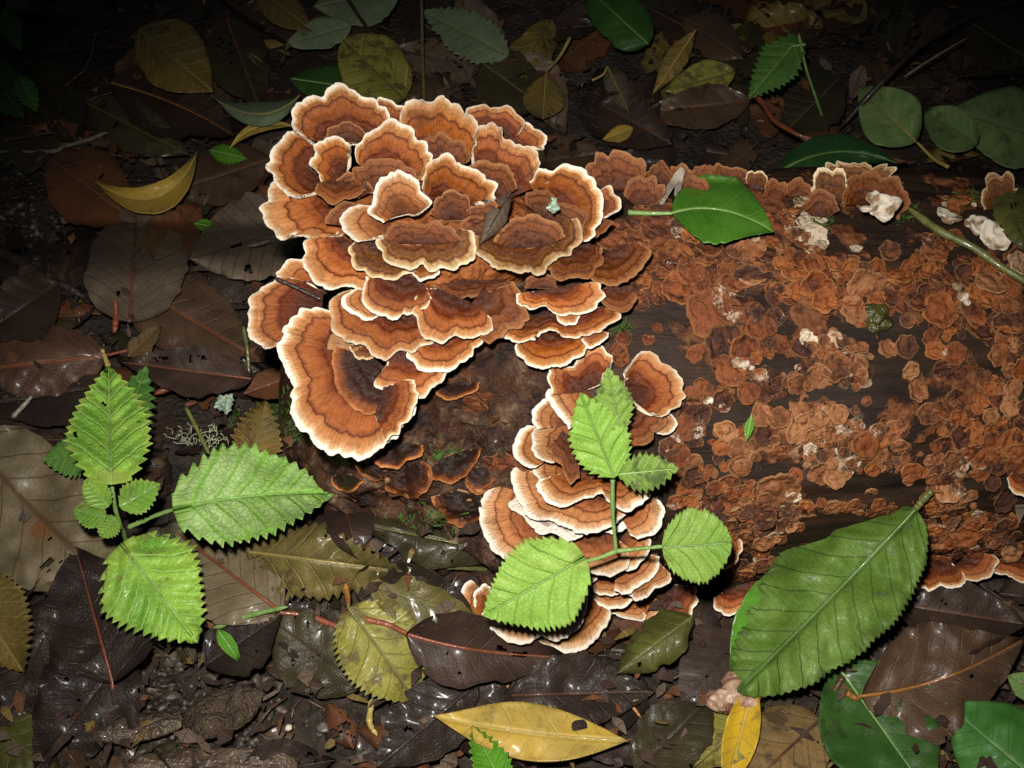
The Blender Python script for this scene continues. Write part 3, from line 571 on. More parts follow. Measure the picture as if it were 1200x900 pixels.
FRO = [
 ('half-moon bracket with pale rim left of the large green leaf', 'f', 12, -0.5, 0, (842,702), [(812,708),(815,716),(827,728),(843,735),(859,737),(870,728),(883,717),(888,708)]),
 ('wavy bracket above the half-moon one, touching the large green leaf', 'f', 12, -0.5, 0, (866,686), [(838,700),(840,711),(850,719),(869,714),(887,706),(898,690),(896,680)]),
 ('small ear-shaped bracket right of the round sprig leaf', 'f', 5, -0.4, 1, (842,640), [(852,628),(859,629),(867,634),(867,648),(858,662),(848,667)]),
 ('brown bracket with pale scalloped lip right of the large green leaf', 'f', 5, -0.5, 0, (1095,656), [(1066,680),(1074,688),(1087,689),(1100,687),(1117,686),(1130,681),(1129,672)]),
 ('rounded bracket with white rim, third from the right edge on the log front', 'f', 6, -0.5, 0, (1132,654), [(1116,674),(1124,675),(1147,679),(1160,672),(1168,659),(1162,650)]),
 ('bracket with pale rim running out of the right edge of the picture', 'f', 5, -0.5, 0, (1196,652), [(1164,660),(1167,668),(1178,672),(1188,677),(1202,680),(1222,678),(1232,664)]),
 ('small bracket with white lower lip at the right edge above bare wood', 'f', 5, -0.45, 0, (1196,556), [(1180,560),(1185,571),(1192,579),(1204,582),(1218,576)]),
 ('low pale lip under the scalloped bracket at the log foot', 'p', 2, -0.4, 0, (1096,684), [(1073,693),(1080,702),(1088,704),(1100,703),(1117,700),(1120,692)]),
]
for r in FRO: bracket(r[0], GC, 'log', *r[1:])
BCK = [
 ('large round brown bracket at the back of the log beside the rosette', 'b', 4, -0.1, 3, (722,222), [(690,208),(692,197),(701,186),(715,181),(731,182),(748,190),(756,205),(752,218)]),
 ('smaller ridged brown bracket in front of the large round back one', 'b', 7, -0.1, 2, (752,240), [(736,232),(738,222),(742,213),(755,209),(771,216),(777,226),(772,236)]),
 ('dark brown bracket behind the dry pale bark strip', 'b', 3, -0.1, 2, (774,218), [(757,210),(764,196),(772,193),(780,194),(787,203),(790,214)]),
 ('narrow brown bracket right behind the dry pale bark strip', 'b', 3, -0.1, 2, (800,216), [(787,204),(790,196),(801,194),(808,202),(810,212)]),
 ('orange-brown bracket between the bark strip and the glossy green leaf', 'b', 6, -0.1, 2, (808,234), [(800,216),(811,207),(824,211),(828,220),(824,230)]),
 ('lobed brown bracket behind the left half of the glossy green leaf', 'b', 3, -0.1, 2, (830,218), [(814,208),(816,199),(825,195),(834,197),(838,204)]),
 ('wide brown bracket behind the middle of the glossy green leaf', 'b', 3, -0.1, 2, (855,218), [(834,206),(836,197),(846,195),(860,197),(874,204),(877,213)]),
 ('small pale-rimmed bracket behind the tip of the glossy green leaf', 's', 4, -0.1, 2, (887,222), [(877,216),(876,205),(888,201),(899,207),(898,218)]),
 ('orange-brown bracket at the foot of the dark ivy stalk', 'b', 5, -0.1, 2, (910,234), [(897,228),(899,217),(909,212),(920,217),(922,228)]),
 ('dull brown pointed bracket right of the ivy stalk', 'b', 3, -0.1, 2, (936,234), [(922,228),(926,216),(939,210),(949,222),(950,232)]),
 ('dark bracket with pale left edge under the ivy leaf', 's', 6, -0.05, 2, (976,242), [(956,234),(954,218),(956,207),(967,202),(983,202),(991,214),(992,228)]),
 ('low dark bracket left of the white fungus lump', 'b', 8, -0.1, 2, (960,254), [(942,244),(946,234),(956,226),(971,228),(979,238),(980,248)]),
 ('large dark red-brown bracket carrying the white fungus lump', 'b', 8, -0.05, 2, (1018,244), [(992,240),(994,222),(999,210),(1013,205),(1032,209),(1048,213),(1061,228),(1059,246),(1048,255)]),
 ('pale-edged strip of bracket standing behind the large red-brown one', 's', 2, 0, 2, (1006,218), [(974,206),(972,193),(990,195),(1018,195),(1041,197),(1041,211),(1034,220)]),
 ('upright pale-edged bracket near the right end of the log back', 's', 5, 0, 2, (1174,242), [(1156,248),(1156,228),(1158,211),(1166,207),(1184,210),(1190,224)]),
]
for r in BCK: bracket(r[0], GE, 'log', *r[1:], wav=1.8, scal=1.7)
OLD = [
 ('flat dark bracket with orange rim left of the bare wood', 'd', 2, 0, 3, (462,546), [(418,532),(416,541),(422,554),(438,563),(454,561),(452,572),(466,578),(484,584),(494,578),(504,566),(505,552),(495,540)]),
 ('small dark bracket with wavy rim above the flat dark one', 'd', 4, 0, 3, (462,520), [(437,530),(440,541),(448,547),(466,548),(475,540),(490,534),(496,522)]),
 ('dark bracket with crumbly orange rim in the middle of the bare wood', 'd', 2, 0, 3, (532,532), [(502,550),(505,559),(516,563),(530,566),(540,560),(550,550),(558,540),(562,526)]),
 ('lowest dark bracket with bright orange rim above mossy bark', 'd', 2, 0, 3, (548,578), [(506,582),(508,592),(517,598),(524,608),(533,614),(546,617),(560,610),(566,598)]),
 ('small grey bracket scale left of the big left stack bracket', 'd', 2, 0, 2, (562,548), [(546,560),(549,571),(558,578),(570,574),(580,562)]),
 ('thin dark bracket scale below the half-moon shelf', 'd', 2, 0, 3, (536,448), [(508,452),(514,462),(526,468),(540,464),(556,458),(562,448)]),
 ('small rusty scale at the left of the old dark brackets', 'd', 1.5, 0, 2, (404,556), [(388,560),(394,570),(406,576),(418,572),(426,564)]),
]
for r in OLD: bracket(r[0], GD, 'drape', *r[1:])

# ------------------------------------------------------------------ crust caps on the log
def disc_variant(i, big=False):
    rs = np.random.RandomState(100 + i); na = 40 if big else 26; nr = 12 if big else 7
    a = np.linspace(0, 2 * np.pi, na, endpoint=False); t = np.linspace(0, 1, nr) ** 0.85
    lob = rs.randint(3, 7); ph = rs.rand() * 6.28
    out = 0.97 + 0.17 * np.abs(np.sin(a * lob / 2 + ph)) + 0.18 * n1(3 * np.cos(a) + 9 + i, i) + 0.18 * n1(3 * np.sin(a) + 5 + i, i + 50) + 0.10 * vnoise(np.stack([np.cos(a) * 7, np.sin(a) * 7], -1), i)
    out *= 1 - 0.12 * rs.rand() * np.cos(a + rs.rand() * 6)
    T, A = np.meshgrid(t, a, indexing='ij'); r = T * out[None]
    x = r * np.cos(A); y = r * np.sin(A)
    z = 0.30 + 0.26 * fbm(np.stack([x * 2.2, y * 2.2], -1), 2, i + 7) + 0.10 * (1 - T ** 2) + 0.09 * np.sin(T * np.pi * 2.2 + 1.0) + 0.14 * T ** 3 - 0.10 * T ** 14 - 0.06 * np.exp(-((T - 0.55) / 0.12) ** 2)
    z += 0.05 * vnoise(np.stack([x * 7, y * 7], -1), i + 3)
    V = np.stack([x, y, z], -1)
    e1 = np.stack([x[-1] * 1.0, y[-1] * 1.0, z[-1] - 0.16], -1)[None]; e2 = np.stack([x[-1] * 0.8, y[-1] * 0.8, 0 * z[-1] - 0.25], -1)[None]
    V = np.concatenate([V, e1, e2]); n = V.shape[0]
    uv = np.stack([np.tile(np.linspace(0, 1, na), (n, 1)), np.concatenate([T, np.ones((2, na))])], -1)
    return mesh('crust_cap', V.reshape(-1, 3), grid(n, na, True), uv.reshape(-1, 2))
def chalk_mat():
    N = NT('white_fungus'); gv = N.n('NewGeometry').outputs['Position']; st = N.n('VectorMath', {0: gv, 1: (0.25, 1, 1)}, operation='MULTIPLY').outputs[0]
    n = N.noise(st, 420, 3, 0.6); b = N.noise(gv, 130, 3)
    col = N.mix(N.ss(b, 0.46, 0.6), N.ramp(n, [(0.3, (0.54, 0.43, 0.31)), (0.6, (0.72, 0.64, 0.52))]), (0.26, 0.16, 0.085))
    return N.out(col, 0.75, N.bump(n, 0.0006, 0.8), 0.3)
M_CHALK = chalk_mat()
CRUSTM = {'w': M_CHALK, 'o': MC_ORANGE, 't': MC_TAN, 'b': MC_BROWN, 'p': MC_PALE}
DV = {}
for key, m in CRUSTM.items():
    DV[key] = [[], []]
    for i in range(9):
        a = disc_variant(i + 31 * ord(key)); a.materials.append(m); DV[key][0].append(a)
    for i in range(5):
        a = disc_variant(i + 57 * ord(key), True); a.materials.append(m); DV[key][1].append(a)
def place_disc(px, py, rpx, key, parent=None, name='cap', lift=0.0, tilt=0.09, flat=1.0, toward=0.0):
    p, nrm, dep = hit(px, py, BVL)
    if p is None: return None
    rs = random
    me = rs.choice(DV[key][1 if rpx > 15 else 0])
    o = obj(name, me, None, None)
    sc_ = rpx / 3000.0 * dep / 0.5
    nv = Vector(nrm)
    if nv.dot(Vector(CC - p)) < 0: nv = -nv
    nv = (nv + Vector((rs.uniform(-tilt, tilt), rs.uniform(-tilt, tilt), rs.uniform(-tilt, tilt)))).normalized()
    q = nv.to_track_quat('Z', 'Y') @ Euler((0, 0, rs.uniform(0, 6.28))).to_quaternion()
    hs = min(sc_, 0.0045) * (0.6 + 0.25 * rs.random()) * flat
    M = Matrix.Translation(Vector(p) + nv * lift - Vector(CF) * toward) @ q.to_matrix().to_4x4() @ Matrix.Diagonal((sc_, sc_ * rs.uniform(0.8, 1.15), hs, 1))
    if parent is not None:
        o.parent = parent; M = Matrix.Translation(-Vector(parent.location)) @ M
    o.matrix_basis = M
    return o
def patch(label, key, blobs, rmin=5, rmax=13, dens=1.0, mix=None, crumbs=0):
    """a fused crust: lobes scattered over pixel ellipses that mark where it grows on the log"""
    cx = sum(b[0] for b in blobs) / len(blobs); cy = sum(b[1] for b in blobs) / len(blobs)
    p0, _, _ = hit(cx, cy, BVL)
    if p0 is None: return
    root = thing('crust_patch', label, 'fungus', p0, 'crust patches on the log')
    pts = []
    for (bx, by, rx, ry) in blobs:
        tries = int(dens * rx * ry / 6)
        for _ in range(tries):
            a = random.uniform(0, 6.28); q = math.sqrt(random.random()); x = bx + rx * q * math.cos(a); y = by + ry * q * math.sin(a)
            r = random.uniform(rmin, rmax) * (1.25 - 0.5 * q) * random.choice((0.5, 0.75, 1, 1, 1.25, 1.7))
            if all((x - X_) ** 2 + ((y - Y_) * 1.0) ** 2 > (0.58 * (r + R_)) ** 2 for X_, Y_, R_ in pts): pts.append((x, y, r))
    for x, y, r in pts:
        k = key if mix is None or random.random() > 0.3 else random.choice(mix)
        place_disc(x, y, r, k, root, 'cap', random.uniform(-0.0004, 0.0009))
    if crumbs:
        parts = []
        for _ in range(crumbs):
            bx, by, rx, ry = random.choice(blobs); p, nrm, dep = hit(bx + random.gauss(0, rx * 0.5), by + random.gauss(0, ry * 0.5), BVL)
            if p is None: continue
            parts.append(pebble_arrays(p + nrm * 0.0022, random.uniform(0.0006, 0.0017), random.randint(0, 9999), (1.2, 1.0, 0.6)))
        if parts:
            V, F, U = join(parts); o = obj('crumbs', mesh('crumbs', V - np.array(root.location), F, U), M_CRUMB, root); o['kind'] = 'stuff'
    return root
def pebble_arrays(c, r, seed, sq=(1, 1, 0.7), na=9, nr=6, rough=0.7):
    a = np.linspace(0, 2 * np.pi, na, endpoint=False); b = np.linspace(0.08, np.pi - 0.08, nr)
    B, A = np.meshgrid(b, a, indexing='ij'); D = np.stack([np.sin(B) * np.cos(A), np.sin(B) * np.sin(A), np.cos(B)], -1)
    R = r * (1 + rough * vnoise(D * 1.7 + seed, seed % 97)); V = c + D * R[..., None] * np.array(sq)
    V = np.concatenate([V.reshape(-1, 3), V[:1].mean(1), V[-1:].mean(1)]); i = np.arange(na); j = (i + 1) % na
    F = [grid(nr, na, True), np.concatenate([np.stack([j, i, i * 0 + nr * na], 1), np.stack([(nr - 1) * na + i, (nr - 1) * na + j, i * 0 + nr * na + 1], 1)])]
    return V, F, np.zeros((len(V), 2))
def simple_mat(name, a, b, scale=120.0, rough=0.6, bump=0.001, spec=0.5, coat=0.0):
    N = NT(name); gv = N.n('NewGeometry').outputs['Position']; n = N.noise(gv, scale, 3, 0.65)
    col = N.scale(N.ramp(n, [(0.3, a), (0.7, b)]), N.M('ADD', 0.8, N.M('MULTIPLY', N.rnd(), 0.4)))
    return N.out(col, rough, N.bump(N.noise(gv, scale * 5, 2), bump, 0.8), spec, coat)
M_CRUMB = simple_mat('pale_crumbs', (0.42, 0.32, 0.22), (0.62, 0.53, 0.42), 300, 0.8, 0.0005, 0.3)
PATCHES = [
 ('brown crust of overlapping caps right of the rosette, under the green leaf stalk', 'b', [(770,270,45,26),(735,282,26,18),(775,318,42,22),(742,330,22,18)], 11, 22, 1.1, 'o', 6),
 ('orange crust under the front edge of the glossy green leaf', 'o', [(808,285,28,24),(835,318,34,18),(790,300,20,20)], 9, 18, 1.0, 'b', 8),
 ('orange crust right of the glossy green leaf tip', 'o', [(912,268,20,30),(905,300,22,20)], 6, 13, 1.1, 'ot', 10),
 ('pale crumbly crust between the back brackets and the black wood', 'p', [(945,262,22,20),(938,240,14,10),(955,285,12,12)], 4, 9, 1.2, 'tp', 14),
 ('two broad brown plates of crust in the middle of the log', 'b', [(838,352,30,26),(892,362,32,26),(868,338,24,16)], 12, 24, 1.0, 'b', 5),
 ('orange crust with pale crumbs above the mossy lump', 'o', [(948,318,26,28),(925,340,18,14),(985,318,24,18),(1000,338,26,16)], 6, 13, 1.1, 'ot', 20),
 ('orange crust round the single pinkish cap', 'o', [(1058,325,22,14),(1084,318,22,28),(1050,350,26,14)], 6, 13, 1.1, 'o', 12),
 ('broad orange crust below the large white fungus lump', 'o', [(1130,335,34,26),(1165,345,26,20),(1120,370,26,24),(1170,385,30,20),(1145,310,22,12)], 6, 14, 1.2, 'ot', 22),
 ('brown crust cluster with a white-lipped cap, centre of the log', 'b', [(878,405,38,18),(860,432,24,20),(890,450,24,16)], 8, 16, 1.1, 'o', 8),
 ('mixed crust and pale crumbs under the mossy lump', 't', [(962,402,26,16),(990,418,30,16),(950,440,34,14),(1002,440,18,14)], 5, 12, 1.1, 'bp', 30),
 ('orange crust column in the right half of the log', 'o', [(1098,392,16,16),(1108,418,16,14),(1112,434,16,10)], 6, 12, 1.3, 'b', 4),
 ('orange crust at the right edge, middle of the log', 'o', [(1190,420,14,22),(1172,452,22,16),(1150,470,16,10),(1190,480,14,14)], 6, 12, 1.2, 't', 8),
 ('small orange crust left of the right edge crust', 'o', [(1120,480,12,10),(1108,496,14,12),(1130,500,16,14)], 6, 11, 1.2, 't', 4),
 ('long tan crust along the lower middle of the log, left half', 't', [(870,515,38,18),(905,505,30,24),(862,535,26,14),(925,490,22,14)], 5, 11, 1.2, 'o', 14),
 ('tan crust with white fibres in the lower middle of the log', 't', [(962,492,26,18),(990,520,28,26),(970,545,30,18),(955,520,20,20)], 5, 11, 1.15, 'tp', 60),
 ('tan crust running right from the white fibres', 't', [(1035,530,30,22),(1065,545,26,16),(1040,505,22,12)], 5, 11, 1.2, 'o', 16),
 ('orange-brown crust left of the green twig tip', 'o', [(1120,530,28,18),(1150,545,22,14),(1175,515,22,14)], 6, 12, 1.2, 't', 12),
 ('orange crust between the lower stack and the tan crust', 'o', [(815,560,26,18),(845,575,30,18),(812,590,22,16),(872,590,24,14)], 6, 12, 1.2, 't', 12),
 ('brown crust below the lone round bracket', 'b', [(808,500,14,24),(795,530,16,16),(815,470,8,12)], 6, 13, 1.1, 't', 10),
 ('tan crust above the left shoulder of the large green leaf', 't', [(905,575,28,14),(925,605,24,14),(895,625,24,18),(880,655,22,16),(905,660,16,10)], 5, 11, 1.1, 'op', 22),
 ('tan crust with a pale streak beside the green twig', 't', [(1102,575,14,26),(1122,590,20,20),(1130,610,20,14),(1100,615,22,16)], 5, 12, 1.25, 'o', 20),
 ('orange crust right of the large green leaf above the front brackets', 'o', [(1100,640,28,14),(1135,632,26,14),(1165,612,26,12),(1180,635,24,14),(1098,660,22,10)], 5, 11, 1.2, 'tb', 16),
 ('brown caps at the rosette foot beside bare wood', 'b', [(742,352,18,12),(760,345,16,12),(725,408,10,16)], 6, 13, 1.1, 'o', 4),
 ('thin row of orange caps along the top edge of the large green leaf', 'o', [(985,592,26,6),(1020,594,26,6),(955,598,16,8)], 5, 9, 1.6, 't', 6),
 ('brown crust between the ivy stalk and the glossy leaf', 'b', [(880,232,26,10),(905,245,16,10),(770,232,14,8)], 6, 11, 1.2, 'o', 4),
 ('small crust patch near the upper right edge of the log', 'o', [(1185,330,14,14),(1190,300,10,12),(1105,285,14,10),(1120,240,22,8)], 5, 10, 1.2, 'tp', 10),
 ('orange crust strip below the black bare wood', 'o', [(1010,318,22,10),(1035,345,18,10),(975,350,18,12),(1000,365,18,10)], 6, 13, 1.2, 't', 8),
 ('orange crust above the right edge bracket', 'o', [(1185,400,18,14),(1192,500,14,16),(1160,500,18,10),(1188,535,16,12)], 6, 12, 1.2, 't', 6),
 ('orange and brown crust left of the large green leaf', 'o', [(840,625,14,14),(870,622,14,10),(885,600,18,10),(868,670,14,12),(845,600,16,10)], 6, 12, 1.2, 'tb', 10),
 ('brown scales beside the crumbly dark bracket on the bare wood', 'b', [(560,470,16,8),(610,540,10,12),(585,540,12,8)], 5, 12, .8, 'b', 6),
 ('tan crust in the upper middle of the log', 't', [(905,325,20,10),(880,318,20,8),(870,300,14,8)], 6, 12, 1.2, 'o', 6),
]
for p in PATCHES: patch(*p)
MARKS_LOG = [(845,255,'glossy green leaf'),(1022,250,'white fungus lump'),(1160,278,'large white fungus lump'),(1030,372,'olive slimy lump'),(878,505,'green sliver of leaf'),(770,450,'lone round bracket'),(975,520,'white fibres in the tan crust'),(1000,700,'large green leaf'),(1090,578,'green twig tip'),(1195,570,'right edge bracket'),(820,640,'round sprig leaf'),(872,425,'white-lipped crust'),(1130,265,'olive stem'),(1042,297,'pinkish single cap'),(1128,348,'pale pointed scrap'),(745,552,'mottled sprig leaf'),(1105,410,'orange crust column'),(720,345,'rosette right flank'),(1140,665,'right front brackets')]
USED = set()
def unique(fmt, x, y, marks):
    order = sorted(marks, key=lambda m: (m[0] - x) ** 2 + (m[1] - y) ** 2)
    def way(m):
        dx, dy = x - m[0], y - m[1]
        if math.hypot(dx, dy) < 14: return 'beside'
        return ('right of' if dx > 0 else 'left of') if abs(dx) > abs(dy) else ('below' if dy > 0 else 'above')
    for far in ('', 'well '):
        for m in order[:5]:
            d = math.hypot(x - m[0], y - m[1])
            if far == '' and d > 150 and m is not order[0]: continue
            lab = fmt(f'{far}{way(m)} the {m[2]}')
            if lab not in USED: USED.add(lab); return lab
    for m in order[1:4]:
        lab = fmt(f'between the {order[0][2]} and the {m[2]}')
        if lab not in USED: USED.add(lab); return lab
    return fmt(f'{way(order[0])} the {order[0][2]}')
LOOSE = [(1042,297,11,'t'),(1045,322,10,'o'),(980,271,6,'b'),(1075,460,11,'t'),(1086,484,11,'t'),(1066,434,8,'t'),(1137,423,4,'t'),(1148,437,5,'t'),(1168,416,11,'t'),(1118,465,10,'o'),(845,468,12,'o'),(808,490,10,'b'),(892,617,9,'o'),(1020,575,7,'t'),(1079,514,4,'o'),(1067,431,7,'t'),(1040,410,9,'t'),(1060,408,11,'t'),(1162,566,8,'o'),(1176,586,12,'b'),(930,557,8,'o'),(993,303,4,'p'),(1003,293,6,'p'),(956,292,5,'p'),(948,301,7,'p'),(846,332,6,'b'),(908,335,9,'o'),(918,343,9,'o'),(1062,378,8,'t'),(1088,286,6,'t'),(850,610,12,'t'),(862,598,9,'t'),(1160,487,8,'t'),(1195,565,8,'o'),(1015,470,5,'t'),(1002,482,5,'t'),(965,470,5,'t'),(1145,600,6,'p'),(1142,640,6,'p'),(1120,555,9,'t'),(820,450,7,'b'),(830,400,6,'b'),(815,415,8,'b'),(900,480,4,'o'),(760,400,6,'o'),(770,385,5,'b')]
for k, (x, y, r, key) in enumerate(LOOSE):
    o = place_disc(x, y, r, key, None, 'round_crust', 0.0004)
    if o:
        cw = {'o': 'orange', 't': 'tan', 'b': 'brown', 'p': 'whitish'}[key]; sz = 'tiny' if r < 6 else 'small' if r < 10 else 'coin-like'
        tag(o, unique(lambda w, s_=sz, c_=cw: f'{s_} {c_} round crust {w}', x, y, MARKS_LOG), 'fungus', 'lone round crusts on bare wood')

# white lumps of older fungus
def lump(name, label, cat, spots, mat, group=None, bvh=None):
    parts = []; p0 = None
    for (x, y, r, h) in spots:
        p, nrm, dep = hit(x, y, bvh or BVH); p0 = p if p0 is None else p0
        parts.append(pebble_arrays(p + nrm * h * 0.4 - CF * h, r / 3000.0 * 1.1, int(x * 7 + y), (1, 1, 0.75), 22, 14))
    V, F, U = join(parts)
    o = obj(name, mesh(name, V - p0, F, U), mat, None, p0); return tag(o, label, cat, group)
def plate(label, spots):
    p0, _, _ = hit(spots[0][0], spots[0][1], BVL); root = thing('white_fungus', label, 'fungus', p0, 'white fungus lumps on the log')
    for (x, y, r, t) in spots: place_disc(x, y, r, 'w', root, 'lobe', 0.0005, 0.3, 1.0, t)
plate('white knobbly fungus lump on the large red-brown back bracket', [(1012,240,8,.015),(1023,250,12,.015),(1033,246,9,.015),(1008,252,8,.014),(1024,257,9,.013)])
plate('smaller flat white fungus lump left of the olive stem', [(1102,254,9,.004),(1111,258,9,.004),(1106,261,7,.004)])
plate('large smooth white fungus lump near the drooping olive leaf', [(1146,268,13,.002),(1158,277,15,.003),(1166,284,12,.003),(1138,263,8,.002)])
lump('fungus_scrap', 'pale pointed fungus scrap in the broad orange crust', 'fungus', [(1121,338,5,.003),(1127,347,6,.003),(1132,353,4,.002)], M_CHALK)
lump('fungus_scrap', 'tiny white lip on the brown crust in the log centre', 'fungus', [(863,424,6,.004),(872,426,5,.004),(880,430,3,.003)], M_CHALK)
lump('fungus_scrap', 'small white chip at the left end of the tan crust', 'fungus', [(831,470,4,.003),(827,472,3,.003)], M_CHALK)
M_MOSSL = simple_mat('mossy_lump', (0.030, 0.030, 0.006), (0.085, 0.075, 0.014), 170, 0.3, 0.0012, 0.6)
lump('slime_lump', 'dark olive slimy lump on the crust in the log centre', 'fungus', [(1026,368,13,.0005),(1033,377,11,.0005),(1022,382,8,.0003)], M_MOSSL)
M_PINK = simple_mat('rotting_fungus', (0.10, 0.02, 0.012), (0.52, 0.36, 0.24), 95, 0.4, 0.0015, 0.5)
lump('rotting_fungus', 'red and tan rotting fungus ball at the top of the yellow leaf strip', 'fungus', [(848,806,17,.016),(838,816,13,.016),(856,813,14,.016),(846,798,11,.016)], M_PINK)

